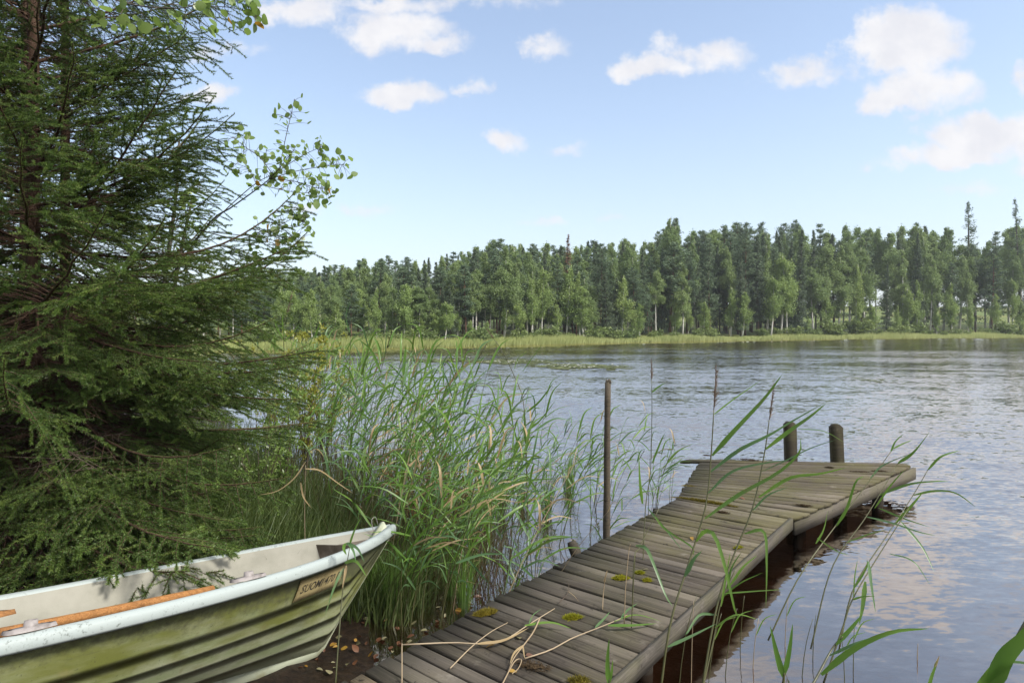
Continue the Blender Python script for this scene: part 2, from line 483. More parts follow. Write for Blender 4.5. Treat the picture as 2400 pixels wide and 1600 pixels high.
# water: dark peaty lake, wind ripples with calmer lanes
m, t = material('lake_water')
geo = t.n('ShaderNodeNewGeometry'); pos = geo.outputs['Position']
xyz = t.n('ShaderNodeSeparateXYZ', ins={0: pos}).outputs
def nvec(scale, off, det, rough, dist):
    n_ = t.n('ShaderNodeTexNoise', ins={'Vector': t.v('MULTIPLY', t.v('ADD', pos, off), scale), 'Scale': 1.0, 'Detail': det, 'Roughness': rough, 'Distortion': dist})
    return t.v('SUBTRACT', n_.outputs['Color'], (.5, .5, .5))
# slopes of three trains of ripples (normals set directly, so they keep their steepness far away)
s1 = t.v('MULTIPLY', nvec((4.2, 10.0, 1.0), (0, 0, 0), 2.0, .55, .4), (.22, .50, 0))
s2 = t.v('MULTIPLY', nvec((12.0, 27.0, 1.0), (31, 7, 0), 2.0, .5, .3), (.22, .42, 0))
s3 = t.v('MULTIPLY', nvec((.5, 1.1, 1.0), (3, 71, 0), 1.0, .5, .2), (.10, .20, 0))
gust = t.noise(t.v('MULTIPLY', pos, (.035, .11, 1.0)), 1.0, 3.0, .5)
open_w = t.ramp(t.m('ADD', xyz[1], t.m('MULTIPLY', xyz[0], .35)), 4.5, 12.0, .32, 1.0)
amp = t.m('MULTIPLY', open_w, t.ramp(gust, .30, .62, .45, 1.0))
# sheltered lane along the far reeds
shore_d = t.m('SUBTRACT', t.m('ADD', t.m('MULTIPLY', xyz[0], .74), 70.5), xyz[1])
amp = t.m('MULTIPLY', amp, t.ramp(t.m('ADD', shore_d, t.m('MULTIPLY', t.m('SUBTRACT', gust, .5), 14.0)), 4.0, 14.0, .04, 1.0))
sl = t.n('ShaderNodeVectorMath', operation='SCALE')
t.set(sl.inputs[0], t.v('ADD', (0, -.085, 0), t.v('ADD', s1, t.v('ADD', s2, s3)))); t.set(sl.inputs['Scale'], amp)
nrm_w = t.v('NORMALIZE', t.v('ADD', sl.outputs[0], (0, 0, 1)))
fr = t.n('ShaderNodeLayerWeight', ins={0: .5})
t.t.links.new(nrm_w, fr.inputs['Normal'])
gl = t.n('ShaderNodeBsdfGlossy', ins={0: C(1, .92, .845), 1: .04})
t.t.links.new(nrm_w, gl.inputs['Normal'])
tr = t.n('ShaderNodeBsdfTransparent', ins={0: C(.66, .49, .38)})
fac_w = t.m('ADD', t.m('MULTIPLY', t.m('POWER', fr.outputs['Facing'], 1.75), .97), .05, clamp=True)
mx = t.n('ShaderNodeMixShader', ins={0: fac_w, 1: tr.outputs[0], 2: gl.outputs[0]})
finish(m, t, mx.outputs[0])
M = MATS

# ------------------------------------------------------------------ ground and water
LAKE = np.array([(2.2, 2.0), (0.6, 2.5), (-.45, 3.15), (-.72, 4.0), (-1.15, 5.1), (-2.4, 7.2), (-4.2, 10.5), (-8, 18), (-17, 32), (-28, 46), (-26, 54),
                 (-14.6, 60), (5, 76), (24, 92), (55, 107), (94, 118), (170, 132), (240, 90), (120, -20), (40, -12), (12, -2), (5, 1.2)], float)
def lake_sd(X, Y):
    """signed distance to the shoreline, positive on land"""
    X = np.asarray(X, float); Y = np.asarray(Y, float)
    d = np.full(X.shape, 1e9); inside = np.zeros(X.shape, bool)
    n = len(LAKE)
    for i in range(n):
        a = LAKE[i]; b = LAKE[(i + 1) % n]; ab = b - a
        tt = np.clip(((X - a[0]) * ab[0] + (Y - a[1]) * ab[1]) / (ab @ ab), 0, 1)
        d = np.minimum(d, np.hypot(X - a[0] - tt * ab[0], Y - a[1] - tt * ab[1]))
        cr = ((a[1] > Y) != (b[1] > Y)) & (X < (b[0] - a[0]) * (Y - a[1]) / (b[1] - a[1] + 1e-12) + a[0])
        inside ^= cr
    return np.where(inside, -d, d)
def ground_z(X, Y):
    X = np.asarray(X, float); Y = np.asarray(Y, float)
    s = lake_sd(X, Y)
    rr = np.hypot(X, Y)
    land = np.minimum(.16 * s, .42 + .03 * np.maximum(s - 2.6, 0))
    land = np.where(rr > 35, .12 * np.minimum(s, 6) + .04 * np.clip(s - 6, 0, 14) + .10 * np.clip(s - 20, 0, 80), land)
    bedz = np.maximum(.13 * s - .02, -1.8)
    z = np.where(s > 0, land - .02, bedz)
    return z + .012 * np.sin(X * 7.1) * np.sin(Y * 6.3 + 1) + .01 * np.sin(X * 17 + Y * 3)
na_, nr_ = 260, 190
ang = np.linspace(0, 2 * np.pi, na_, endpoint=False)
rad = np.concatenate([[0.0], np.geomspace(.25, 420, nr_)])
RR, AA = np.meshgrid(rad, ang, indexing='ij')
GX = RR * np.sin(AA); GY = RR * np.cos(AA)
GZ = ground_z(GX, GY)
Vg = np.stack([GX, GY, GZ], -1).reshape(-1, 3)
i = np.arange(len(rad) - 1)[:, None] * na_; j = np.arange(na_)[None, :]
Qg = np.stack([i + j, i + na_ + j, i + na_ + (j + 1) % na_, i + (j + 1) % na_], -1).reshape(-1, 4)[:, ::-1]
obj('ground', mesh('ground', Vg, Qg, M['ground_soil'], True), kind='structure')
hull_pts = np.array([(-60, -40), (320, -40), (320, 170), (-60, 170)], float)
obj('lake_water', mesh('lake_water', [(x, y, 0) for x, y in hull_pts], [(0, 1, 2, 3)], M['lake_water']), kind='structure')

# ------------------------------------------------------------------ far forest
def rand_tris(cent, size, r, flat=.0, elong=1.0):
    """one leaf-clump triangle per centre, random orientation"""
    n = len(cent)
    a = unit(r.normal(size=(n, 3))); b = unit(np.cross(a, r.normal(size=(n, 3))))
    if flat:
        a[:, 2] *= 1 - flat; b[:, 2] *= 1 - flat
    s = (size * r.uniform(.6, 1.4, n))[:, None]
    V = np.stack([cent + a * s * elong, cent - a * s * .5 * elong + b * s * .7, cent - a * s * .5 * elong - b * s * .7], 1).reshape(-1, 3)
    return V, np.arange(3 * n).reshape(-1, 3)

def far_trunk(h, r0, r, bend=.25, n=9):
    tt = np.linspace(0, 1, n)
    ph = r.uniform(0, 6.28)
    off = np.stack([np.cos(ph) * np.sin(tt * 3.0) * bend, np.sin(ph) * np.sin(tt * 2.6) * bend, tt * h], 1)
    return off, r0 * (1 - tt) ** .8 + .012

def birch_proto(name, h, crown0, width, n, leaf, trunkm, seed, lsize=.2, droop=.35):
    r = np.random.default_rng(seed)
    tp, tr_ = far_trunk(h, h * .0085 + .02, r, .3)
    g = Geo(); tube(g, tp, tr_, 6)
    cents = []
    nb = 30
    for k in range(nb):
        t0 = crown0 + (1 - crown0) * (k / nb) ** .9 * .97
        base = np.array([np.interp(t0, np.linspace(0, 1, len(tp)), tp[:, q]) for q in range(3)])
        az = r.uniform(0, 6.28)
        fc_ = (t0 - crown0) / (1 - crown0); prof = (1 - fc_) ** .75 * min(1, fc_ * 4 + .35) + .05
        ln = width * 1.25 * prof * r.uniform(.45, 1.25)
        up = r.uniform(.5, 1.1)
        s = np.linspace(0, 1, 6)[:, None]
        d = np.array([math.cos(az), math.sin(az), 0])
        pts = base + d * ln * s + np.array([0, 0, 1]) * (up * ln * s - droop * ln * 2.2 * s ** 2.4)
        tube(g, pts[:5], .018 * (1 - s[:5, 0] * .7) * max(.5, h / 16), 3, cap=False)
        m_ = max(6, int(n / nb * (.06 + 1.5 * prof * (ln / (width * prof + .01)))))
        u = r.uniform(.22, 1.05, m_)
        q = np.stack([np.interp(u, s[:, 0], pts[:, c]) for c in range(3)], 1)
        # small tassels hanging in clumps
        clump = r.normal(size=(max(3, m_ // 22), 3)) * np.array([.26, .26, .34]) * (.12 + ln * .62)
        q = q + clump[r.integers(0, len(clump), m_)] + r.normal(size=(m_, 3)) * np.array([.11, .11, .20]) * min(1, .35 + ln)
        cents.append(q)
    cents = np.concatenate(cents)
    V, T = rand_tris(cents, lsize, r, 0, 1.1)
    root = empty(name)
    obj('trunk', g.build('trunk', [M[trunkm]], True), root)
    obj('crown', mesh('crown', V, T, M[leaf]), root)
    return root

def pine_proto(name, h, crown0, width, n, seed, leaf='pine_far', lsize=.17):
    r = np.random.default_rng(seed)
    tp, tr_ = far_trunk(h, h * .009 + .03, r, .15)
    g = Geo(); tube(g, tp, tr_, 6)
    cents = []
    nw = 17
    for k in range(nw):
        t0 = crown0 + (1 - crown0) * (k / (nw - 1)) * .97
        for q_ in range(5):
            az = r.uniform(0, 6.28)
            f = (t0 - crown0) / (1 - crown0)
            ln = width * 1.1 * (1 - f) ** .7 * (.55 + .45 * min(1, f * 4)) * r.uniform(.45, 1.2) + .15
            base = np.array([np.interp(t0 + r.uniform(-.012, .012), np.linspace(0, 1, len(tp)), tp[:, q]) for q in range(3)])
            s = np.linspace(0, 1, 5)[:, None]
            d = np.array([math.cos(az), math.sin(az), 0])
            pts = base + d * ln * s + np.array([0, 0, 1]) * (.05 + .45 * f) * ln * s + np.array([0, 0, 1]) * .22 * ln * s ** 2
            tube(g, pts, .03 * (1 - s[:, 0] * .7), 3, cap=False)
            m_ = max(8, int(n / (nw * 5) * (.1 + 1.3 * ln / width)))
            tuft = np.stack([np.interp(u_, s[:, 0], pts[:, c]) for u_ in r.uniform(.3, 1.02, max(4, m_ // 9)) for c in range(3)]).reshape(-1, 3)
            tuft = tuft + r.normal(size=tuft.shape) * np.array([.24, .24, .10]) * min(1, .25 + ln * .6)
            cents.append(tuft[r.integers(0, len(tuft), m_)] + r.normal(size=(m_, 3)) * np.array([.13, .13, .08]))
    V, T = rand_tris(np.concatenate(cents), lsize, r, .25, 1.2)
    root = empty(name)
    obj('trunk', g.build('trunk', [M['pine_bark']], True), root)
    obj('crown', mesh('crown', V, T, M[leaf]), root)
    return root

def fspruce_proto(name, h, crown0, width, n, seed, leaf='spruce_far', sparse=1.0):
    r = np.random.default_rng(seed)
    tp, tr_ = far_trunk(h, h * .009 + .02, r, .05)
    g = Geo(); tube(g, tp, tr_, 6)
    cents = []
    nw = int(34 * sparse)
    for k in range(nw):
        f = k / (nw - 1)
        for q_ in range(6):
            f = min(.995, max(0, k / (nw - 1) + r.normal(0, .022)))
            z0 = h * (crown0 + (1 - crown0) * f * .985)
            az = r.uniform(0, 6.28)
            ln = width * (1 - f) ** .85 * r.uniform(.65, 1.12) + .10
            s = np.linspace(0, 1, 5)[:, None]
            d = np.array([math.cos(az), math.sin(az), 0])
            pts = np.array([0, 0, z0]) + d * ln * s + np.array([0, 0, 1]) * ((.25 * f - .30) * ln * s + .28 * ln * s ** 2.5)
            tube(g, pts, .02 * (1 - s[:, 0] * .8), 3, cap=False)
            m_ = max(5, int(n / (nw * 6) * (.3 + 1.4 * ln / width)))
            u = r.uniform(.12, 1.0, m_)
            q = np.stack([np.interp(u, s[:, 0], pts[:, c]) for c in range(3)], 1)
            side = np.array([-d[1], d[0], 0])
            q = q + side * (r.uniform(-1, 1, m_) * ln * .32 * (1.05 - u))[:, None] + np.array([0, 0, -1]) * (r.uniform(0, .38, m_))[:, None] + r.normal(0, .06, (m_, 3))
            cents.append(q)
    V, T = rand_tris(np.concatenate(cents), .095, r, .3, 1.3)
    root = empty(name)
    obj('trunk', g.build('trunk', [M['far_bark']], True), root)
    obj('crown', mesh('crown', V, T, M[leaf]), root)
    return root

def bush_proto(name, h, wd, n, seed, leaf='bush_far'):
    r = np.random.default_rng(seed)
    g = Geo()
    ends = []
    for k in range(9):
        az = r.uniform(0, 6.28); ln = r.uniform(.4, 1) * wd
        e = np.array([math.cos(az) * ln, math.sin(az) * ln, h * r.uniform(.5, 1)])
        tube(g, [(0, 0, -.2), e * np.array([.4, .4, .55]), e], [.03, .02, .008], 4, cap=False); ends.append(e)
    ends = np.array(ends)
    pk = ends[r.integers(0, 9, n)] * r.uniform(.35, 1.1, n)[:, None] + r.normal(size=(n, 3)) * np.array([.28, .28, .22]) * wd
    pk[:, 2] = np.abs(pk[:, 2])
    V, T = rand_tris(pk, .17, r)
    root = empty(name)
    obj('stem', g.build('stem', [M['far_bark']], True), root)
    obj('crown', mesh('crown', V, T, M[leaf]), root)
    return root

protos = {
    'birch': [birch_proto('birch_tree', 16, .22 + .07 * q, 1.75 + .3 * (q % 3), 15000, 'birch_far', 'birch_bark', 100 + q, .108) for q in range(5)],
    'young': [birch_proto('young_birch', 7, .16 + .05 * q, 0.80 + .10 * q, 6000, 'birch_young', 'birch_bark', 140 + q, .078, .12) for q in range(4)],
    'pine': [pine_proto('pine_tree', 16, .16 + .08 * q, 2.35 + .15 * q, 16000, 180 + q, lsize=.10) for q in range(4)],
    'spruce': [fspruce_proto('far_spruce', 16, .08 + .05 * q, 2.1 + .25 * q, 14000, 220 + q) for q in range(3)],
    'bush': [bush_proto('shore_bush', 1.7, 1.1, 700, 260 + q) for q in range(3)],
}
NOMH = {'birch': 16, 'young': 7, 'pine': 16, 'spruce': 16, 'bush': 1.7}
LAB = {'birch': ('tall white-trunked birch in the forest wall beyond the lake', 'tree', 'tall birches of the far forest'),
       'young': ('short yellow-green young birch on the far bank, behind the reed belt', 'tree', 'young birches along the far bank'),
       'pine': ('dark blue-green pine in the forest wall beyond the lake', 'tree', 'pines of the far forest'),
       'spruce': ('dark pointed spruce in the forest wall beyond the lake', 'tree', 'spruces of the far forest'),
       'bush': ('low leafy bush at the foot of the far trees', 'bush', 'bushes along the far bank')}
used = set()
def plant(kind, u, dist_in, topv=None, hgt=None, label=None, which=None):
    """u: bearing as a photograph column; dist_in: metres behind the far shoreline"""
    dirx = (u - 1200) / FPX
    Ys = np.linspace(30, 220, 500)
    s = lake_sd(dirx * Ys, Ys)
    # far shoreline crossing
    ok = np.where((s[:-1] < 0) & (s[1:] >= 0))[0]
    Y0 = Ys[ok[-1] + 1] if len(ok) else 60.0
    Y = Y0 + dist_in
    X = dirx * Y
    z = float(ground_z(X, Y)) - .08
    if hgt is None:
        hgt = CAM_H + (HOR - topv) / FPX * Y - z
    if hgt < .8:
        return
    k = which if which is not None else int(rng.integers(0, len(protos[kind])))
    p = protos[kind][k]
    if (kind, k) in used:
        p = copy_tree(p)
    used.add((kind, k))
    sc = hgt / NOMH[kind]
    p.location = (X, Y, z)
    p.rotation_euler = (R(rng.uniform(-2, 2)), R(rng.uniform(-1, 3)), rng.uniform(0, 6.28))
    wx = sc ** .7 * rng.uniform(.7, 1.3) if kind != 'bush' else sc * rng.uniform(.9, 1.4)
    p.scale = (wx, wx, sc)
    la, ca, gr = LAB[kind]
    if kind in ('birch', 'pine', 'spruce'):
        rk = 'front row' if dist_in < 8.5 else ('second row' if dist_in < 13 else ('middle rows' if dist_in < 20 else 'back rows'))
        low = {'birch': (.22, .07), 'pine': (.16, .08), 'spruce': (.08, .05)}[kind]
        hi = low[0] + low[1] * k > (.33 if kind == 'birch' else .30 if kind == 'pine' else .1)
        look = {'birch': ('white-trunked birch with bare lower stem', 'white-trunked birch leafy far down its stem'), 'pine': ('blue-green pine with long bare trunk', 'blue-green pine with needles far down'), 'spruce': ('dark pointed spruce with bare foot', 'dark pointed spruce clothed to the ground')}[kind][0 if hi else 1]
        la = look + ' in the ' + rk + ' of the far forest'
        gr = la.split(' with ')[0].split(' leafy ')[0].split(' clothed ')[0] + (' A' if hi else ' B') + ', ' + rk
    elif kind == 'young':
        tall = hgt > 5.5
        la = ('taller' if tall else 'short') + ' yellow-green young birch on the far bank, behind the reed belt'; gr = ('taller' if tall else 'short') + ' young birches along the far bank'
    p['label'] = label or la; p['category'] = ca; p['group'] = gr
    if label and 'group' in p:
        del p['group']
    return p

SKY = np.array([(0, 625), (300, 640), (420, 645), (480, 636), (540, 628), (600, 615), (640, 608), (700, 605), (760, 600), (860, 580), (920, 588), (1000, 583), (1080, 566), (1150, 538),
                (1200, 555), (1240, 546), (1300, 560), (1370, 540), (1430, 543), (1490, 550), (1530, 510), (1550, 494), (1590, 530), (1650, 515), (1720, 500),
                (1770, 527), (1830, 500), (1890, 512), (1960, 503), (2030, 517), (2100, 503), (2170, 505), (2200, 540), (2250, 540), (2300, 518), (2360, 500), (2460, 490)], float) * DS
def skyv(u):
    return float(np.interp(u, SKY[:, 0], SKY[:, 1]))
# back rows make the skyline; nearer rows stand lower
for row, (din, drop, step) in enumerate([(34, 2, 24), (24, 6, 24), (16, 14, 25), (10, 34, 27), (6.5, 62, 30)]):
    u = 300 + row * 9
    while u < 2500:
        right = u > 1880
        if not (right and row in (0, 3) and rng.random() < .75) and not (u < 560 and row in (1, 3)):
            uu = u + rng.uniform(-9, 9)
            tv = skyv(uu) + abs(rng.normal(0, 9)) + drop * rng.uniform(.4, 1.5)
            pr = rng.random()
            if right:
                kind = 'birch' if pr < .76 else ('pine' if pr < .92 else 'spruce')
            elif row >= 3:
                kind = 'birch' if pr < .46 else ('pine' if pr < .82 else 'spruce')
            else:
                kind = 'birch' if pr < .40 else ('pine' if pr < .76 else 'spruce')
            if right and row == 0:
                tv += 40
            plant(kind, uu, din + rng.uniform(-2.5, 2.5), topv=tv)
        u += step * rng.uniform(.75, 1.3) * (1.25 if right else 1.0)
# named crowns on the skyline
plant('birch', 1575, 14, topv=496 * DS, which=0, label='tallest narrow birch crown standing above the middle of the far forest')
protos['spire'] = [fspruce_proto('far_spruce', 16, .12, 2.3, 3600, 230 + q, 'pine_far', .5) for q in range(2)]; NOMH['spire'] = 16; LAB['spire'] = ('', 'tree', '')
plant('spire', 2276, 12, topv=458 * DS, which=0, label='tall thin spruce spire standing well above the right-hand birches')
plant('spire', 2392, 10, topv=452 * DS, which=1, label='tall spruce beside the thin spire, at the open end of the forest')
rp = fspruce_proto('far_spruce', 16, .35, 1.1, 1800, 301, 'spruce_rusty', .8)
protos['rusty'] = [rp]; NOMH['rusty'] = 16; LAB['rusty'] = ('', 'tree', '')
plant('rusty', 1326, 14, topv=537 * DS, label='rust-coloured dying spruce top poking above the far forest')
# young birches along the bank, tops as seen
for (u, v) in [(640, 655), (675, 665), (700, 690), (718, 668), (770, 698), (835, 668), (865, 660), (905, 725), (930, 652), (950, 662), (968, 720), (1002, 715), (1020, 690),
               (1050, 720), (1085, 735), (1118, 740), (1160, 680), (1190, 700), (1225, 640), (1245, 612), (1280, 700), (1300, 615), (1335, 625), (1345, 660), (1350, 700), (1430, 638), (1455, 712),
               (1470, 700), (1550, 692), (1580, 700), (1620, 695), (1680, 660), (1705, 670), (1770, 640), (1790, 590), (1810, 620), (1850, 720), (1905, 640), (1965, 610), (2005, 700), (2060, 700), (2085, 660), (2105, 640),
               (2150, 690), (2190, 650), (2225, 700), (2290, 680), (2325, 640), (2350, 690)]:
    plant('young', (u + rng.uniform(-3, 3)) * DS, rng.uniform(3.0, 6.5), topv=(v + rng.uniform(-4, 4)) * DS)
for u in np.arange(560, 2460, 30):
    plant('bush', u + rng.uniform(-10, 10), rng.uniform(2.2, 5.0), hgt=rng.uniform(.6, 1.7) * (1.5 if u > 1850 else 1.0))
for k in protos:
    for q_, p in enumerate(protos[k]):
        if (k, q_) not in used:
            for ch in list(p.children): bpy.data.objects.remove(ch)
            bpy.data.objects.remove(p)

# reed belt on the far bank
def shore_points(n, r, a, b):
    """points along the far shoreline (index a..b of LAKE) with inward normal"""
    seg = LAKE[a:b + 1]; L_ = np.hypot(*np.diff(seg, axis=0).T); cs = np.concatenate([[0], np.cumsum(L_)])
    s = r.uniform(0, cs[-1], n)
    x = np.interp(s, cs, seg[:, 0]); y = np.interp(s, cs, seg[:, 1])
    k = np.clip(np.searchsorted(cs, s) - 1, 0, len(L_) - 1)
    d = np.diff(seg, axis=0)[k] / L_[k][:, None]
    return x, y, np.stack([-d[:, 1], d[:, 0]], 1)
r = np.random.default_rng(31)
nb_ = 46000
x, y, nrm = shore_points(nb_, r, 8, 16)
off = r.uniform(-1.5, 3.6, nb_)
x = x + nrm[:, 0] * off; y = y + nrm[:, 1] * off
z = np.maximum(ground_z(x, y), -.3)
hh = .6 * (1.25 + .35 * np.sin(x * .31) + .25 * np.sin(x * .083 + 2) ) * r.uniform(.6, 1.15, nb_) - np.maximum(z, 0) * .6
wd = r.uniform(.03, .06, nb_)
lean = r.normal(.18, .13, nb_)
V = np.stack([np.stack([x - wd, y, z], 1), np.stack([x + wd, y, z], 1), np.stack([x + lean * hh, y + r.normal(0, .2, nb_), z + hh], 1)], 1).reshape(-1, 3)
obj('far_reed_belt', mesh('far_reed_belt', V, np.arange(3 * nb_).reshape(-1, 3), M['far_reed']), label='pale yellow-green reed belt lining the far shore', cat='reeds', kind='stuff')

# lily pads: drifts off the far shore
r = np.random.default_rng(33)
g = Geo()
flowers = []
for (u, v, du, n) in [(1180, 832, 90, 170), (1330, 842, 90, 200), (1010, 828, 90, 130), (1100, 815, 130, 60), (1250, 803, 160, 60), (1500, 800, 160, 40), (980, 806, 120, 60), (2010, 873, 40, 24), (2075, 862, 45, 16), (1680, 812, 90, 16)]:
    c = pixz(u * DS, v * DS, 0)
    for k in range(int(n * (2.2 if v < 850 else .6))):
        p = np.array([c[0] + r.normal() * du * .5 / FPX * c[1] * DS, c[1] + r.normal() * (.9 if v > 820 else 2.5), .008 + r.uniform(0, .006)])
        a = r.uniform(.12, .26) * (1 if v < 850 else .6); th = np.linspace(.25, 6.03, 9) + r.uniform(0, 6)
        Vv = np.concatenate([[p], p + np.stack([np.cos(th) * a, np.sin(th) * a * .9, r.uniform(-.002, .03) * np.ones(9)], 1)])
        g.add(Vv, [(0, q + 1, q + 2) for q in range(8)])
        if r.random() < (.13 if v < 820 else .05): flowers.append(p)
obj('lily_pad_drift', g.build('lily_pad_drift', [M['lily_pad']]), label='drifts of floating water lily pads off the far shore', cat='lily pads', kind='stuff')
g = Geo()
for k in range(12):
    az = k * 2.4; el = .35 + .25 * (k % 3)
    d = np.array([math.cos(az) * math.cos(el), math.sin(az) * math.cos(el), math.sin(el)]); sd_ = np.array([-d[1], d[0], 0]) * .3
    g.add([np.zeros(3), d * .045 + sd_ * .06, d * .08, d * .045 - sd_ * .06], None, [(0, 1, 2, 3)])
fm = g.build('water_lily', [M['lily_flower']])
for p in flowers[:60]:
    obj('water_lily', fm, None, p + np.array([0, 0, .01]), 'white water lily flower floating among the pads', 'flower', 'water lilies off the far shore')

# ------------------------------------------------------------------ dock
dock = empty('dock', (0, 0, 0), 'weathered grey plank dock leading out over the lake to a wider end platform', 'dock')
def up(u, v, z): return pixz(u, v, z)
A0 = up(816, 1600, .31); A1 = up(1586, 1169, .29)        # walkway, left edge
B0 = up(1423, 1600, .30); B1 = up(1848, 1214, .27)       # walkway, right edge
C1 = up(1640, 1082, .29); D1 = up(2133, 1092, .36)       # platform far corners
A0 = A0 + (A0 - A1) * .42; _d = B0 - B1; _h = np.array([math.cos(R(43.5)), -math.sin(R(43.5))]); _t = np.linalg.solve(np.array([[_d[0], -_h[0]], [_d[1], -_h[1]]]), (A0 - B1)[:2]); B0 = B1 + _d * _t[0]     # runs on to the bank behind the camera
A0[2] = .335; B0[2] = .33
def _plane(ps):
    ps = np.array(ps); M_ = np.c_[ps[:, :2], np.ones(len(ps))]; return np.linalg.lstsq(M_, ps[:, 2], rcond=None)[0]
PLW = _plane([A0, A1, B0, B1]); PLP = _plane([A1, B1, C1, D1])
def deck(u, v, lift=0.0):
    """photograph pixel -> point on the deck surface"""
    z_ = .3
    for _ in range(6):
        p = pixz(u, v, z_)
        side_ = (B1 - A1)[0] * (p - A1)[1] - (B1 - A1)[1] * (p - A1)[0]
        k_ = PLW if side_ < 0 else PLP
        z_ = float(k_[0] * p[0] + k_[1] * p[1] + k_[2]) + lift + .004
    return p
def plank_mesh(quad, th, r):
    """board from its four local corners (left-near, left-far, right-near, right-far in x,y), eased top edges, slight waviness"""
    ln, lf, rn, rf = [np.array(q, float) for q in quad]
    V = []
    e = .006
    for f_ in (0, .3, .7, 1.0):
        dz = r.normal(0, .0025); dy_ = r.normal(0, .0012); jx = r.normal(0, .003) if f_ in (0, 1.0) else 0
        n_ = ln + (rn - ln) * f_; q_ = lf + (rf - lf) * f_
        y0, y1 = n_[1] + dy_, q_[1] + dy_; x0, x1 = n_[0] + jx, q_[0] + jx
        for (x_, y_, z_) in ((x0, y0, -th), (x0, y0, -e), (x0, y0 + e, 0), (x1, y1 - e, 0), (x1, y1, -e), (x1, y1, -th)):
            V.append((x_, y_, z_ + dz))
    Q = [(i_ * 6 + q, i_ * 6 + (q + 1) % 6, (i_ + 1) * 6 + (q + 1) % 6, (i_ + 1) * 6 + q) for i_ in range(3) for q in range(6)]
    T = [(0, 5, 4), (0, 4, 1), (1, 4, 3), (1, 3, 2)]
    T2 = [(18, 22, 23), (18, 19, 22), (19, 21, 22), (19, 20, 21)]
    return V, [tuple(reversed(q)) for q in Q], [tuple(reversed(q)) for q in T + T2]
r = np.random.default_rng(5)
def lay_planks(a0, a1, b0, b1, n, mats, jl, jr, skip=()):
    for k in range(n):
        f = (k + .5) / n
        a = a0 + (a1 - a0) * f; b = b0 + (b1 - b0) * f
        d = unit(b - a)
        c = (a + b) / 2; c[2] += r.normal(0, .003)
        fwd = unit(np.cross([0, 0, 1], d)); zz_ = np.cross(d, fwd)
        gp = r.uniform(.004, .008)
        el, er = r.uniform(*jl), r.uniform(*jr)
        quad = []
        for (e0, e1, ee) in ((a0, a1, -el), (b0, b1, er)):
            for kk_, sg in ((k / n, 1), ((k + 1) / n, -1)):
                p = e0 + (e1 - e0) * kk_ - c
                quad.append((p @ d + ee, p @ fwd + sg * gp))
        V, Q, T = plank_mesh(quad, .028, r)
        g = Geo(); g.add(V, T, Q)
        o = obj('plank', g.build('plank', [M[mats(k, f)]]), dock, c)
        o.rotation_euler = Matrix((tuple(d), tuple(fwd), tuple(zz_))).transposed().to_euler()
        if mats(k, f) == 'deck_wood_new': o['label'] = 'pale tan newer plank'
nW = int(round(np.linalg.norm(A1 - A0) / .0985)); NEWP = 18
lay_planks(A0, A1, B0, B1, nW, lambda k, f: 'deck_wood_new' if k == NEWP else ('deck_wood' if f < .72 else 'deck_wood_green'), (-.006, .012), (-.004, .003))
nP = 19
dP = unit(D1 - C1)
lay_planks(A1 + unit(A1 - A0) * .012, C1, B1 + unit(B1 - B0) * .02 + np.array([.045, -.035, 0]), D1, nP, lambda k, f: 'deck_wood_green', (-.008, .015), (-.006, .006))
# long outermost plank with its left end sticking out
g = Geo(); hl_ = np.linalg.norm(D1 - C1) / 2 + .13; V, Q, T = plank_mesh([(-hl_, -.07), (-hl_ + .12, .08), (hl_, -.07), (hl_ - .02, .08)], .03, r); g.add(V, T, Q)
fwdP = np.array([-dP[1], dP[0], 0])
o = obj('plank', g.build('plank', [M['deck_wood_green']]), dock, (C1 + D1) / 2 - dP * .12 + fwdP * .085)
o.rotation_euler = Matrix((tuple(dP), tuple(unit(np.cross([0, 0, 1], dP))), tuple(np.cross(dP, unit(np.cross([0, 0, 1], dP)))))).transposed().to_euler()
def board(name, p, q, th, top, bot, mat, parent=dock, side=(0, 0, 0)):
    """upright board from p to q"""
    p = np.array(p, float) + np.array(side); q = np.array(q, float) + np.array(side)
    L_ = np.linalg.norm(q - p); d = unit(q - p); f_ = unit(np.cross([0, 0, 1], d)); z_ = np.cross(d, f_)
    g = Geo(); xs = np.linspace(-L_ / 2, L_ / 2, 7); V = []
    for x_ in xs:
        j_ = r.normal(0, .003, 2)
        V += [(x_, -th / 2 + j_[0], bot), (x_, th / 2 + j_[0], bot), (x_, th / 2 + j_[0], top + j_[1]), (x_, -th / 2 + j_[0], top + j_[1])]
    Q = [(i_ * 4 + a, i_ * 4 + (a + 1) % 4, i_ * 4 + 4 + (a + 1) % 4, i_ * 4 + 4 + a) for i_ in range(6) for a in range(4)] + [(3, 2, 1, 0), (24, 25, 26, 27)]
    g.add(V, None, Q)
    o_ = obj(name, g.build(name, [M[mat]]), parent, (p + q) / 2)
    o_.rotation_euler = Matrix((tuple(d), tuple(f_), tuple(z_))).transposed().to_euler()
    return o_
dirB = unit(B1 - B0); outB = unit(np.array([dirB[1], -dirB[0], 0]))
board('side_board', B0, B1 + dirB * .01, .034, .002, -.098, 'side_board', side=outB * .020)
dirD = unit(D1 - B1); outD = unit(np.array([dirD[1], -dirD[0], 0]))
board('side_board', B1 + dirD * .07, D1 + dirD * .10, .034, -.030, -.17, 'side_board', side=outD * .012)
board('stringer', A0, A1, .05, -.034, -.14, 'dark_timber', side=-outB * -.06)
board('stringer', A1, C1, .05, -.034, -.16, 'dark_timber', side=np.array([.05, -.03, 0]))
board('stringer', C1, D1, .05, -.036, -.18, 'side_board', side=-fwdP * -.03)
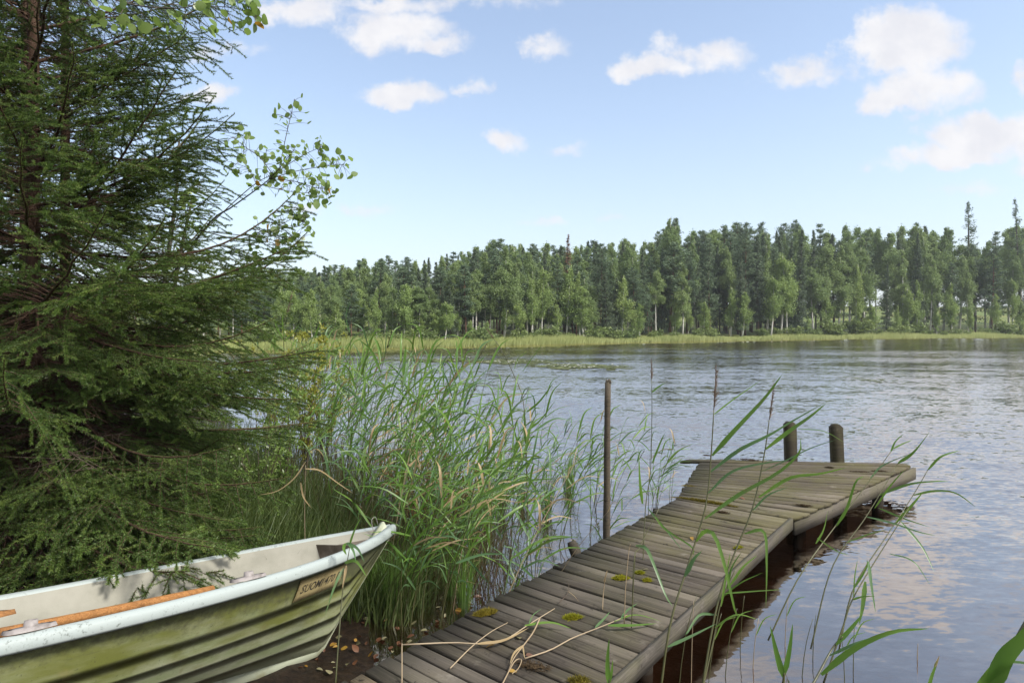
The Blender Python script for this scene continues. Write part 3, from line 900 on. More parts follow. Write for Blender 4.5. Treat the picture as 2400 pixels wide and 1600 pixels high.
# dark timber piles under the walkway and the platform
g = Geo()
for (p, hgt_) in [(A1 * .5 + B1 * .5, 0), (A0 * .45 + A1 * .55 + outB * .15, 0), (B0 * .45 + B1 * .55 - outB * .15, 0)]:
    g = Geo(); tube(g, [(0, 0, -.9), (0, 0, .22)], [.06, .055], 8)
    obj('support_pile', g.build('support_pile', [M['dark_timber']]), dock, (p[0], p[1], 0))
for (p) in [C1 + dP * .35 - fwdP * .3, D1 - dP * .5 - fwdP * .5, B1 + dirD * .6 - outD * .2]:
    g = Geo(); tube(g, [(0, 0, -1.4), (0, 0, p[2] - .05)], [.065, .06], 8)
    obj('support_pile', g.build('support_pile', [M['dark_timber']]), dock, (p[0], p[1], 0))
# two posts with clipped corners at the far edge
for (u, vt, vb) in [(1855, 988, 1072), (1965, 994, 1080)]:
    f = (u - 1640) / (2133 - 1640)
    e = C1 + (D1 - C1) * f + fwdP * .21
    Y = e[1]
    top = CAM_H - (vt - HOR) / FPX * Y
    x_ = (u - 1200) / FPX * Y
    wd_ = .070; dp = .045; ch = .038
    g = Geo()
    prof = [(-wd_, -1.2), (wd_, -1.2), (wd_, top - ch), (wd_ - ch, top), (-wd_ + ch, top), (-wd_, top - ch)]
    V = [(a, -dp, b) for a, b in prof] + [(a, dp, b) for a, b in prof]
    Q = [(q, (q + 1) % 6, 6 + (q + 1) % 6, 6 + q) for q in range(6)] + [(0, 5, 2, 1), (5, 4, 3, 2), (6, 7, 8, 11), (8, 9, 10, 11)]
    g.add(V, None, [tuple(reversed(q)) for q in Q])
    o = obj('post', g.build('post', [M['post_wood']]), dock, (x_, Y, 0))
    o.rotation_euler = (R(-1), R(-1.2 if u < 1900 else -2.0), R(-4))

# moss, free pole, stump
def moss_clump(c, rx, ry, n, mat, label, rot=0, h=.022):
    rr = np.random.default_rng(int(abs(c[0]) * 1000) + n)
    g = Geo()
    a = rr.uniform(0, 6.28, n); q = np.sqrt(rr.uniform(0, 1, n))
    x_ = np.cos(a) * q * rx; y_ = np.sin(a) * q * ry
    cx, sx = math.cos(rot), math.sin(rot)
    x_, y_ = x_ * cx - y_ * sx, x_ * sx + y_ * cx
    hh_ = h * (1.15 - q ** 2) * rr.uniform(.5, 1.2, n)
    b = np.stack([x_, y_, np.zeros(n)], 1)
    ti = b + np.stack([rr.normal(0, .012, n), rr.normal(0, .012, n), hh_], 1)
    s = unit(rr.normal(size=(n, 3)) * np.array([1, 1, 0])) * .004
    g.add(np.stack([b - s, b + s, ti], 1).reshape(-1, 3), np.arange(3 * n).reshape(-1, 3))
    k = 14; th = np.linspace(0, 6.28, k, endpoint=False); rim = np.stack([np.cos(th) * rx * .8, np.sin(th) * ry * .8, np.full(k, .001)], 1)
    rim[:, :2] *= rr.uniform(.35 if 'dirt' in mat else .75, 1.0, k)[:, None]
    rim = np.stack([rim[:, 0] * cx - rim[:, 1] * sx, rim[:, 0] * sx + rim[:, 1] * cx, rim[:, 2]], 1)
    g.add(np.concatenate([rim, [(0, 0, h * .55)]]), [(q_, (q_ + 1) % k, k) for q_ in range(k)])
    return obj('moss_clump', g.build('moss_clump', [M[mat]]), None, c + np.array([0, 0, .001]), label, 'moss')
DZ = .302
moss_clump(deck(1138, 1436), .075, .04, 900, 'moss_dark', 'olive moss clump on the left edge of the dock, between boat and stump', .5)
moss_clump(deck(1342, 1447), .06, .03, 700, 'moss', 'bright yellow-green moss clump alone in the middle of the dock', .2)
moss_clump(deck(1455, 1355), .06, .032, 700, 'moss', 'larger yellow moss clump beside two small ones on the dock', .1)
moss_clump(deck(1499, 1343), .035, .02, 350, 'moss', 'small round moss tuft behind the larger yellow clump')
moss_clump(deck(1517, 1360), .030, .02, 300, 'moss', 'tiny moss tuft right beside the larger yellow clump')
moss_clump(deck(1357, 1595), .05, .03, 400, 'moss_dark', 'brownish moss clump at the near right edge of the dock')
mm = moss_clump(deck(1650, 1176), .34, .022, 1600, 'moss_dark', 'long strip of moss filling the gap where walkway meets platform', math.atan2((B1 - A1)[1], (B1 - A1)[0]), .03)
moss_clump(deck(1618, 1140), .10, .05, 500, 'moss_dark', 'low brown moss patch on the left edge of the platform', -.5, .014)
moss_clump(deck(1730, 1283), .05, .02, 200, 'moss', 'yellow moss tuft by the right edge of the dock walkway', .5, .02)

for (u, v, a, b, lab) in [(1752, 1077, .16, .05, 'dark dirt patch along the back planks of the platform, left of the posts'), (1657, 1067, .06, .035, 'small dark dirt patch at the outermost left end of the platform'),
                          (1944, 1095, .05, .03, 'round dark clod on the platform just below the second post'), (2022, 1106, .15, .05, 'dark litter spread beyond the posts near the platform corner'), (2062, 1104, .09, .035, 'last dirt smear by the far platform corner'),
                          (1693, 1200, .07, .03, 'dark dirt smear just in front of the moss strip'), (1884, 1184, .09, .03, 'dirt patch at the platform side edge'), (1250, 1560, .10, .05, 'crumbled brown litter among the dry stalks on the dock')]:
    o = moss_clump(deck(u, v), a, b, 260, 'dirt_clump', lab, -.35, .012); o.name = 'dirt_patch'; o['category'] = 'dirt'
g = Geo()
pt = pd(1398, 877, 5.6); pb = pd(1391, 1262, 5.6); pb = pt + (pb - pt) * 1.35
tt = np.linspace(0, 1, 12)[:, None]
pl = pb + (pt - pb) * tt + np.stack([np.sin(tt[:, 0] * 5) * .006, np.zeros(12), np.zeros(12)], 1)
tube(g, pl - pb, np.linspace(.034, .026, 12) + np.random.default_rng(2).normal(0, .0015, 12), 9)
for k in range(9):
    a = k * .7; tube(g, [pt - pb + np.array([math.cos(a) * .018, math.sin(a) * .018, -.01]), pt - pb + np.array([math.cos(a) * .02, math.sin(a) * .02, .012 + .022 * ((k * 37) % 5) / 5])], [.008, .002], 4)
o = empty('mooring_pole', pb, 'tall thin dark wooden pole standing in the water beside the dock', 'pole')
obj('shaft', g.build('shaft', [M['pole_wood']], True), o)
g = Geo()
s0 = pd(1312, 1243, 5.45); s1 = pd(1340, 1292, 5.30) + np.array([.03, 0, -.2])
tube(g, [s1 - s0, (s1 - s0) * .45 + np.array([.004, 0, .005]), (s1 - s0) * .08, (0, 0, 0)], [.055, .052, .045, .036], 9)
tube(g, [(.03, .0, -.06), (.01, .0, .0)], [.03, .008], 5)
o = empty('old_stake', s0, 'broken slanting stake sticking out of the water at the dock edge', 'stake')
obj('stub', g.build('stub', [M['post_wood']]), o)
g = Geo(); s0 = pd(1506, 1185, 6.2)
tube(g, [(0, 0, -.6), (0, 0, -.02), (.004, 0, .07)], [.05, .045, .03], 8)
o = empty('rotten_stump', s0, 'short black rotten stump among thin rushes by the far left dock edge', 'stump')
obj('stub', g.build('stub', [M['dark_timber']]), o)

# ------------------------------------------------------------------ boat
BT = np.array([-1.1714, 3.8911, .0786]); YAW, ROLL, PIT = .8851, -.1946, .1486
RAKE, ZB, BB, PW_, SAG, KD = .5803, .6745, .6677, 3.32, .1938, .0418
boat = empty('rowing_boat', BT, 'algae-stained pale green fibreglass rowing boat pulled up on the bank', 'boat')
boat.rotation_mode = 'QUATERNION'
Rz = Matrix.Rotation(YAW, 3, 'Z'); Ry = Matrix.Rotation(PIT, 3, 'Y'); Rx = Matrix.Rotation(ROLL, 3, 'X')
BM = Rz @ Ry @ Rx
boat.rotation_quaternion = BM.to_quaternion()
LB = 4.35
def hbeam(d):
    d = np.asarray(d, float)
    v = BB * (1 - np.maximum(0, 1 - d / 2.6) ** PW_)
    return v * (1 - .22 * np.clip((d - 2.6) / 1.75, 0, 1) ** 1.8)
def sheer(d):
    d = np.asarray(d, float)
    return ZB - SAG * (1 - np.maximum(0, 1 - d / 2.8) ** 1.8) + .05 * np.clip((d - 2.9) / 1.45, 0, 1) ** 2
NS = 56
dd = np.concatenate([np.linspace(0, 1, 26) ** 1.3 * 1.0, np.linspace(1.0, LB, NS - 25)[1:]])
NQ = 5                                   # strakes
STR = [0, .22, .40, .56, .70, 1.0]
def section(d, inset=0.0, lap=True):
    """half section from keel to gunwale at distance d aft of the bow tip: list of (y, z)"""
    x_ = RAKE - d
    zk = 0.0 if x_ <= 0 else x_ / RAKE * (ZB - .04)
    zk = zk - KD * 0
    H_ = float(sheer(d)) - zk; hb = float(hbeam(d)) - inset
    hb = max(hb, .0)
    v = np.clip(d / 2.3, 0, 1)
    out = []
    e1 = 1.0 * (1 - v) + .52 * v          # V at the bow, round bilge aft
    for s_ in range(NQ):
        for q in ((0, .12, .55, 1.0) if lap else (0, .5, 1.0)):
            qq = STR[s_] + (STR[s_ + 1] - STR[s_]) * q
            fy = qq ** e1; fz = qq ** (1.0 * (1 - v) + 1.5 * v)
            o_ = 0.0
            if lap and s_ > 0:
                o_ = {0: .0055, .12: .005, .55: .002, 1.0: .0}[q] * min(1, d / .25)
            out.append((hb * fy + o_ + (.012 if lap else 0), zk + H_ * fz + (inset * .5 * (1 - qq)) - (.004 if (lap and q == 0 and s_ > 0) else 0)))
    return x_, out
def shell(inset, lap, mat, name, flip=False):
    g = Geo()
    for side in (-1, 1):
        V = []
        for d in dd:
            x_, pr = section(d, inset, lap)
            V += [(x_ - (0 if lap else .02), side * y_, z_) for (y_, z_) in pr]
        npf = len(V) // len(dd)
        i_ = np.arange(len(dd) - 1)[:, None] * npf; j_ = np.arange(npf - 1)[None, :]
        Q = np.stack([i_ + j_, i_ + j_ + 1, i_ + npf + j_ + 1, i_ + npf + j_], -1).reshape(-1, 4)
        if (side > 0) != flip: Q = Q[:, ::-1]
        g.add(V, None, Q)
    return obj(name, g.build(name, [M[mat]]), boat)
hull = shell(0, True, 'hull_gelcoat', 'hull')
shell(.03, False, 'lining_gelcoat', 'lining', True)
# transom
x_, pr = section(LB)
g = Geo(); pr = np.array(pr); V = [(x_ - .005, -a, b) for a, b in pr] + [(x_ - .005, a, b) for a, b in pr]
npf = len(pr); g.add(V, None, [(q, q + 1, npf + q + 1, npf + q) for q in range(npf - 1)])
obj('transom', g.build('transom', [M['hull_gelcoat']]), boat)
# rolled gunwale rim
prof = np.array([(-.040, -.020), (-.045, .0), (-.032, .012), (.0, .017), (.022, .012), (.031, -.006), (.030, -.032), (.024, -.042), (.014, -.038)])
for side in (-1, 1):
    V = []
    for d in dd:
        hb = float(hbeam(d)) + .012; zz_ = float(sheer(d)); x_ = RAKE - d
        nx = 0.0
        if d < .5: nx = .5 * (1 - d / .5)
        for (a, b) in prof:
            V.append((x_ + a * nx * .9, side * max(hb + a * (1 - nx * .5), 0.0), zz_ + b))
    k = len(prof)
    i_ = np.arange(len(dd) - 1)[:, None] * k; j_ = np.arange(k)[None, :]
    Q = np.stack([i_ + j_, i_ + (j_ + 1) % k, i_ + k + (j_ + 1) % k, i_ + k + j_], -1).reshape(-1, 4)
    if side > 0: Q = Q[:, ::-1]
    g = Geo(); g.add(V, None, Q)
    obj('gunwale', g.build('gunwale', [M['rim_gelcoat']], True), boat)
# keel and stem band
g = Geo()
kp = [(RAKE * 1.0 - .01, ZB - .06), (RAKE * .6, ZB * .6 - .03), (RAKE * .25, ZB * .25 - .012), (.03, .012), (-.03, -.022), (-.28, -KD - .008), (-.6, -KD - .006), (-1.2, -KD + .0), (-2.2, -KD), (-3.7, -KD + .01)]
kw = [.010, .012, .014, .016, .020, .022, .022, .022, .022, .022]
V = []
for (a, b), wd_ in zip(kp, kw):
    dep = .10
    V += [(a, -wd_, b), (a + .004, 0, b - .006), (a, wd_, b), (a - .07, wd_ * 1.7, b + dep), (a - .07, -wd_ * 1.7, b + dep)]
Q = [(i_ * 5 + a, i_ * 5 + (a + 1) % 5, (i_ + 1) * 5 + (a + 1) % 5, (i_ + 1) * 5 + a) for i_ in range(len(kp) - 1) for a in range(5)]
g.add(V, None, Q)
obj('keel', g.build('keel', [M['keel_pale']], True), boat)
# brown buoyancy tank in the bow: bulkhead with its top just under the rim
g = Geo()
d0 = .44
x_, pr = section(d0, .034, False)
Vb = [(x_, -a, min(b, float(sheer(d0)) - .025)) for a, b in pr] + [(x_, a, min(b, float(sheer(d0)) - .025)) for a, b in pr]
n_ = len(pr); g.add(Vb, None, [(q, q + 1, n_ + q + 1, n_ + q) for q in range(n_ - 1)])
V = []
ds_ = np.linspace(.06, d0, 7)
for d in ds_:
    V += [(RAKE - d, -(float(hbeam(d)) - .022), float(sheer(d)) - .05), (RAKE - d, (float(hbeam(d)) - .022), float(sheer(d)) - .05)]
g.add(V, None, [(2 * q, 2 * q + 1, 2 * q + 3, 2 * q + 2) for q in range(6)])
obj('bow_tank', g.build('bow_tank', [M['brown_tank']]), boat)
# thwarts
for d, wd_ in ((1.5, .2), (2.5, .22), (3.6, .3)):
    g = Geo(); zz_ = float(sheer(d)) - .20; _x, _p = section(d, .03, False); _p = np.array(_p); hb = float(np.interp(zz_ - .03, _p[:, 1], _p[:, 0])) - .01
    box(g, RAKE - d - wd_ / 2, RAKE - d + wd_ / 2, -hb, hb, zz_ - .03, zz_)
    obj('thwart', g.build('thwart', [M['lining_gelcoat']]), boat)
# oarlock fittings on the near rim
def oarlock(d, side):
    hb = float(hbeam(d)) - .012; zz_ = float(sheer(d)) + .020
    g = Geo(); k = 18; th = np.linspace(0, 2 * np.pi, k, endpoint=False)
    rx = .085 * np.abs(np.cos(th)) ** .8 * np.sign(np.cos(th)); ry = (.014 + .026 * np.sin(np.linspace(0, 2 * np.pi, k)) ** 2) * np.sign(np.sin(th) + 1e-9)
    lo = np.stack([rx, ry, np.zeros(k)], 1); hi = lo * np.array([.94, .9, 1]) + np.array([0, 0, .012])
    g.add(np.concatenate([lo, hi, [(0, 0, .014)]]), [(k + q, k + (q + 1) % k, 2 * k) for q in range(k)], [(q, (q + 1) % k, k + (q + 1) % k, k + q) for q in range(k)])
    o_ = obj('oarlock', g.build('oarlock', [M['fitting_plastic']]), boat, (RAKE - d, side * hb, zz_))
    o_.rotation_euler = (0, math.atan2(float(sheer(d + .1) - sheer(d - .1)), .2), -side * math.atan2(float(hbeam(d + .1) - hbeam(d - .1)), .2) * -1)
    g = Geo(); th = np.linspace(0, 2 * np.pi, 14, endpoint=False)
    ring = lambda a, z_: np.stack([np.cos(th) * a, np.sin(th) * a, np.full(14, z_)], 1)
    V = np.concatenate([ring(.023, .012), ring(.021, .034), ring(.014, .034), ring(.013, .010)])
    g.add(V, None, [(w_ * 14 + q, w_ * 14 + (q + 1) % 14, w_ * 14 + 14 + (q + 1) % 14, w_ * 14 + 14 + q) for w_ in range(3) for q in range(14)])
    obj('socket', g.build('socket', [M['fitting_plastic']], True), o_)
    g = Geo()
    for s_ in (-1, 1):
        c_ = np.array([s_ * .062, 0, .0135]); g.add(np.concatenate([[c_], c_ + ring(.008, 0)]), [(0, q + 1, (q + 1) % 14 + 1) for q in range(14)])
    g.add(np.concatenate([[(0, 0, .0145)], ring(.0128, .0145)]), [(0, q + 1, (q + 1) % 14 + 1) for q in range(14)])
    obj('screw_hole', g.build('screw_hole', [M['black_hole']]), o_)
oarlock(1.40, -1); oarlock(2.27, -1); oarlock(2.27, 1)
# maker's plate with lettering on the bow, port side facing the water
def hull_pt(d, q, off):
    """point on the near (y<0) hull side, q of the half section height"""
    x_, pr = section(d); pr = np.array(pr); ts = np.linspace(0, 1, len(pr))
    qs = np.array([STR[s_] + (STR[s_ + 1] - STR[s_]) * a for s_ in range(NQ) for a in (0, .12, .55, 1.0)])
    y_ = np.interp(q, qs, pr[:, 0]); z_ = np.interp(q, qs, pr[:, 1])
    return np.array([x_, -y_ - off, z_])
DPL0, DPL1 = 1.07, .71
def plate_pt(s_, v_, off):
    d = DPL0 + (DPL1 - DPL0) * s_
    return hull_pt(d, .738 + .165 * v_, off)
g = Geo(); V = []
nsx, nsy = 12, 4
for off in (.006, .012):
    for a in range(nsx + 1):
        for b in range(nsy + 1):
            V.append(plate_pt(a / nsx, b / nsy, off))
kk = (nsx + 1) * (nsy + 1)
Q = [(kk + a * (nsy + 1) + b, kk + (a + 1) * (nsy + 1) + b, kk + (a + 1) * (nsy + 1) + b + 1, kk + a * (nsy + 1) + b + 1) for a in range(nsx) for b in range(nsy)]
for a in range(nsx):
    for b in (0, nsy):
        Q.append((a * (nsy + 1) + b, (a + 1) * (nsy + 1) + b, kk + (a + 1) * (nsy + 1) + b, kk + a * (nsy + 1) + b))
for b in range(nsy):
    for a in (0, nsx):
        Q.append((a * (nsy + 1) + b, a * (nsy + 1) + b + 1, kk + a * (nsy + 1) + b + 1, kk + a * (nsy + 1) + b))
g.add(V, None, Q)
plate = obj('name_plate', g.build('name_plate', [M['name_plate']]), boat)
plate['label'] = 'worn tan name plate lettered SUOMI 470 E'
fc = bpy.data.curves.new('plate_text', 'FONT'); fc.body = 'SUOMI 470 E'; fc.size = 1.0; fc.shear = .18; fc.resolution_u = 2; fc.offset = .012
fo = bpy.data.objects.new('plate_text', fc); COL.objects.link(fo)
dg = bpy.context.evaluated_depsgraph_get()
tm = bpy.data.meshes.new_from_object(fo.evaluated_get(dg))
bpy.data.objects.remove(fo); bpy.data.curves.remove(fc)
co = np.empty(len(tm.vertices) * 3); tm.vertices.foreach_get('co', co); co = co.reshape(-1, 3)
x0, x1 = co[:, 0].min(), co[:, 0].max()
nv = np.array([plate_pt(.07 + .86 * (p[0] - x0) / (x1 - x0), .34 + .40 * p[1] / .72, .0135) for p in co])
tm.vertices.foreach_set('co', nv.astype(np.float32).ravel()); tm.materials.clear(); tm.materials.append(M['plate_letter']); tm.update()
obj('lettering', tm, plate)
# wire loop at the bow
g = Geo(); tube(g, curve([(RAKE - .13, .02, ZB - .06), (RAKE - .15, .03, ZB + .05), (RAKE - .10, .05, ZB + .07), (RAKE - .07, .06, ZB + .02)], 12), .0025, 4)
obj('wire_loop', g.build('wire_loop', [M['fitting_plastic']]), boat)
def boat_pt(x_, y_, z_):
    return np.array(BM @ Vector((x_, y_, z_))) + BT
# orange oars lying along the boat
def oar(p, q, rr_, label, blade=True):
    g = Geo(); p = np.array(p); q = np.array(q)
    c = curve([p, (p + q) / 2 + np.array([0, 0, -.005]), q], 10)
    o_ = empty('oar', p, label, 'oar')
    tube(g, c - p, np.linspace(rr_, rr_ * .9, 10), 10)
    obj('shaft', g.build('shaft', [M['oar_wood']], True), o_)
    if blade:
        d = unit(p - q); s_ = unit(np.cross(d, [0, 0, 1])); n_ = np.cross(s_, d)
        g = Geo(); xs = np.linspace(0, .55, 8); hw = np.array([.03, .042, .055, .062, .066, .066, .06, .035])
        V = []
        for a, b in zip(xs, hw): V += [d * a + s_ * b, d * a + n_ * .012, d * a - s_ * b, d * a - n_ * .012]
        Q = [(i_ * 4 + a, i_ * 4 + (a + 1) % 4, i_ * 4 + 4 + (a + 1) % 4, i_ * 4 + 4 + a) for i_ in range(7) for a in range(4)] + [(28, 29, 30, 31)]
        g.add(V, None, Q); obj('blade', g.build('blade', [M['oar_wood']]), o_)
    return o_
oar(boat_pt(RAKE - 2.75, .05, .405), boat_pt(RAKE - 1.25, .02, .455), .024, 'orange varnished oar lying along the inside of the boat')
oar(boat_pt(RAKE - 2.62, .30, .47), boat_pt(RAKE - 4.1, .3, .47), .026, 'second orange oar, its rounded end showing behind the boat rim')

# ------------------------------------------------------------------ near spruces
def needle_field(g, pts, r, dens, nl, nw_, m, up_bias=.35):
    """needles all round a twig polyline"""
    pts = np.asarray(pts); seg = np.diff(pts, axis=0); L_ = np.linalg.norm(seg, axis=1); tot = L_.sum()
    n = max(3, int(tot * dens))
    s = np.sort(r.uniform(0, tot, n)); cs = np.concatenate([[0], np.cumsum(L_)])
    k = np.clip(np.searchsorted(cs, s) - 1, 0, len(L_) - 1)
    p = pts[k] + seg[k] * ((s - cs[k]) / (L_[k] + 1e-9))[:, None]
    t_ = unit(seg[k])
    rd = unit(np.cross(t_, r.normal(size=(n, 3)))); rd[:, 2] += up_bias * .5; rd = unit(rd)
    d = unit(t_ * .75 + rd)
    ln = nl * r.uniform(.7, 1.15, n)[:, None]
    sd_ = unit(np.cross(d, r.normal(size=(n, 3)))) * nw_
    V = np.stack([p - sd_, p + sd_, p + d * ln], 1).reshape(-1, 3)
    g.add(V, np.arange(3 * n).reshape(-1, 3), None, m)

def spruce_branch(seed, L_=1.5, live0=.22, droop=.0, dens=520, sub=True, lat_scale=1.0, hang=.12):
    """branch along +x: drooping limb with flat side sprays clothed in needles"""
    r = np.random.default_rng(seed)
    gw = Geo(); gn = Geo()
    s = np.linspace(0, 1, 12)
    yb = np.cumsum(r.normal(0, .012, 12)); 
    zc = -droop * np.sin(s * np.pi * .8) * .25 + .10 * s ** 2.5
    main = np.stack([s * L_, yb * L_ * .6, zc * L_], 1)
    tube(gw, main, .011 * (1 - s) ** .8 + .0022, 5, cap=False)
    needle_field(gn, main[int(12 * max(live0, .35)):], r, dens * .8, .017, .0017, 1)
    nl = 34
    for k in range(nl):
        t0 = .06 + .92 * (k + r.uniform(-.3, .3)) / nl
        t0 = min(max(t0, .03), .985)
        base = np.array([np.interp(t0, s, main[:, q]) for q in range(3)])
        side = 1 if k % 2 else -1
        ln = L_ * lat_scale * (.40 * (1 - t0) ** .75 + .06) * r.uniform(.7, 1.15)
        a = R(r.uniform(42, 62)) * side
        d = np.array([math.cos(a), math.sin(a), r.uniform(-.15, .12)])
        u_ = np.linspace(0, 1, 6)[:, None]
        tw = base + d * ln * u_ + np.array([0.25, 0, 0]) * ln * u_ ** 2 - np.array([0, 0, 1]) * hang * ln * u_ ** 1.6 * r.uniform(.4, 2.2)
        tube(gw, tw, .0035 * (1 - u_[:, 0] * .7), 3, cap=False)
        live = t0 > live0 or r.random() < .25
        st = 0 if t0 > .45 else 2
        if live:
            needle_field(gn, tw[st:], r, dens, .0165, .0017, 0)
            needle_field(gn, tw[4:], r, dens * .9, .0165, .0018, 1)
        if sub:
            for q_ in range(int(ln / .055)):
                v0 = r.uniform(.15, .95)
                b2 = np.array([np.interp(v0, u_[:, 0], tw[:, q]) for q in range(3)])
                a2 = a + R(r.uniform(35, 60)) * (1 if q_ % 2 else -1)
                l2 = ln * (.42 * (1 - v0) + .10) * r.uniform(.6, 1.2)
                d2 = np.array([math.cos(a2), math.sin(a2), r.uniform(-.45, .05)])
                t2 = b2 + d2 * l2 * np.linspace(0, 1, 4)[:, None]
                tube(gw, t2, [.002, .0017, .0014, .001], 3, cap=False)
                if live and (v0 > .3 or t0 > .4):
                    needle_field(gn, t2, r, dens, .0155, .0017, 1 if r.random() < .33 else 0)
    wood = gw.build('limb', [M['spruce_bark']], True)
    ned = gn.build('needles', [M['spruce_needle'], M['spruce_tip']])
    return wood, ned
BR = [spruce_branch(400 + q, 1.5, .20 + .05 * (q % 3), [.1, .5, .9][q % 3], 900, True, 1.0, [.10, .3, .5][q % 3]) for q in range(6)]
BRU = [spruce_branch(440 + q, 1.3, .22, .1, 700, True, .95, .75) for q in range(3)]       # thinner, hanging sprays for the upper crown
def dead_branch(seed, L_=1.2):
    r = np.random.default_rng(seed); g = Geo(); s = np.linspace(0, 1, 8)
    main = np.stack([s * L_, np.cumsum(r.normal(0, .02, 8)), -.12 * s * L_ + np.cumsum(r.normal(0, .012, 8))], 1)
    tube(g, main, .008 * (1 - s) + .002, 4, cap=False)
    for k in range(26):
        t0 = r.uniform(.1, .98); base = np.array([np.interp(t0, s, main[:, q]) for q in range(3)])
        a = R(r.uniform(30, 75)) * r.choice([-1, 1]); ln = r.uniform(.1, .38) * (1.1 - t0 * .6)
        d = np.array([math.cos(a), math.sin(a), r.uniform(-.9, .25)])
        bend = r.normal(size=3) * .25
        u_ = np.linspace(0, 1, 5)[:, None]
        tube(g, base + d * ln * u_ + bend * ln * u_ ** 2, .0022 * (1 - u_[:, 0] * .6), 3, cap=False)
    return g.build('dead_limb', [M['dead_twig']], True)
DEAD = [dead_branch(470 + q) for q in range(3)]

def near_spruce(base, h, zmax, len_fn, seed, label, rtr, n_per=6, spacing=.27, zmin=.45, elev=None, dead_n=14, lean=(0, 0), open_up=.5):
    r = np.random.default_rng(seed)
    root = empty('spruce_tree', base, label, 'tree', None)
    g = Geo(); tt = np.linspace(0, 1, 14)
    tp = np.stack([lean[0] * tt, lean[1] * tt, tt * h], 1)
    tube(g, tp - np.array([0, 0, .15]) * (tt[:, None] < .01), rtr * (1 - tt) ** .75 + .006, 9)
    obj('trunk', g.build('trunk', [M['spruce_bark']], True), root)
    z = zmin
    while z < zmax:
        ph = r.uniform(0, 6.28)
        for q in range(n_per):
            az = ph + q * 6.283 / n_per + r.normal(0, .22)
            zq = z + r.normal(0, .06)
            ln = len_fn(zq, az) * r.uniform(.72, 1.12)
            f = zq / h
            if zq > 2.3 and r.random() < open_up: continue
            el = (R(-8 + 42 * f) if elev is None else elev(zq, az)) + R(r.normal(0, 6))
            pool = BRU if (f > .42 and r.random() < .6) else BR
            wd_, nd = pool[int(r.integers(0, len(pool)))]
            L0 = 1.5 if pool is BR else 1.3
            lx = np.array([lean[0] * f, lean[1] * f, zq])
            mt = Matrix.Rotation(az, 4, 'Z') @ Matrix.Rotation(-el, 4, 'Y') @ Matrix.Rotation(r.normal(0, .22), 4, 'X')
            sc = ln / L0
            b = obj('branch', wd_, root)
            scy = sc ** .45
            b.matrix_basis = Matrix.Translation(lx) @ mt @ Matrix.Diagonal((sc, scy, scy, 1))
            obj('needles', nd, b)
        z += spacing * r.uniform(.8, 1.2) * (1 + .35 * z / h)
    for k in range(dead_n):
        b = obj('dead_branch', DEAD[k % 3], root)
        zq = r.uniform(.12, 1.15); az = r.uniform(-2.9, .9)
        b.matrix_basis = Matrix.Translation((0, 0, zq)) @ Matrix.Rotation(az, 4, 'Z') @ Matrix.Rotation(R(r.uniform(-18, 22)), 4, 'Y') @ Matrix.Scale(r.uniform(.6, 1.25), 4)
    return root
def gz(x_, y_): return float(ground_z(x_, y_))
# main tree: long right-hand sprays over boat and reeds
bA = pix(78, 1300, 4.75); bA[2] = gz(bA[0], bA[1])
def lenA(z_, az):
    toward = math.cos(az)                 # +x, out over the reeds
    base = np.interp(z_, [.3, .8, 1.6, 2.2, 3.0, 3.8, 4.6, 6, 8], [1.5, 2.0, 2.2, 2.1, 1.55, 1.45, 1.25, .85, .3])
    toward_cam = max(0.0, -math.sin(az))
    return base * (1.0 if toward > 0 else .85) * (1 - .18 * toward_cam)
def elevA(z_, az):
    return R(np.interp(z_, [.3, 1.0, 2.0, 2.6, 3.4, 4.4, 8], [-7, 2, 12, 20, 22, 28, 45]))
rootA = near_spruce(bA, 8.4, 6.6, lenA, 11, 'big young spruce with long needled sprays spreading over the boat and reeds', .052, 7, .25, .42, elevA, 20, open_up=.18)
def reach(root, base, zs, tip, k, droop_roll=0.0, wid=1.0):
    """one spray from the trunk at height zs to a world point"""
    st = np.array([0, 0, zs]); d = np.array(tip) - np.array(base) - st; L_ = np.linalg.norm(d)
    az = math.atan2(d[1], d[0]); el = math.asin(d[2] / L_)
    b = obj('branch', BR[k % 6][0], root)
    sc = L_ / 1.55
    b.matrix_basis = Matrix.Translation(st) @ Matrix.Rotation(az, 4, 'Z') @ Matrix.Rotation(-el, 4, 'Y') @ Matrix.Rotation(droop_roll, 4, 'X') @ Matrix.Diagonal((sc, wid, wid, 1))
    obj('needles', BR[k % 6][1], b)
for k, (zs, u, v, Y, w_) in enumerate([(.75, 560, 1235, 4.15, .8), (.62, 470, 1330, 3.75, .8), (.9, 640, 1195, 4.3, .9), (.8, 420, 1120, 4.0, .9), (1.0, 120, 1120, 3.7, .9), (1.2, 690, 1085, 4.5, 1.0),
                                       (1.5, 715, 960, 4.6, 1.0), (1.7, 720, 850, 4.8, 1.0), (1.9, 660, 715, 4.9, 1.0), (1.6, 120, 900, 3.6, .9), (2.0, 90, 780, 3.7, .9), (1.35, 560, 1010, 4.0, 1.0), (1.8, 520, 880, 4.1, 1.0),
                                       (2.2, 540, 640, 4.9, 1.0), (2.9, 560, 250, 4.7, .8), (3.3, 455, 95, 4.6, .8), (2.6, 480, 420, 4.5, .8), (.55, 330, 1260, 4.1, .8), (.7, 520, 1320, 3.6, 1.2), (.66, 440, 1345, 3.55, 1.3), (.75, 560, 1290, 3.9, 1.1), (.85, 250, 1210, 3.9, 1.0), (.6, 600, 1250, 4.2, 1.0), (2.5, 500, 590, 5.0, .9)]):
    reach(rootA, bA, zs, pd(u, v, Y), k, 0, w_)
bB = pix(153, 1210, 5.5); bB[2] = gz(bB[0], bB[1])
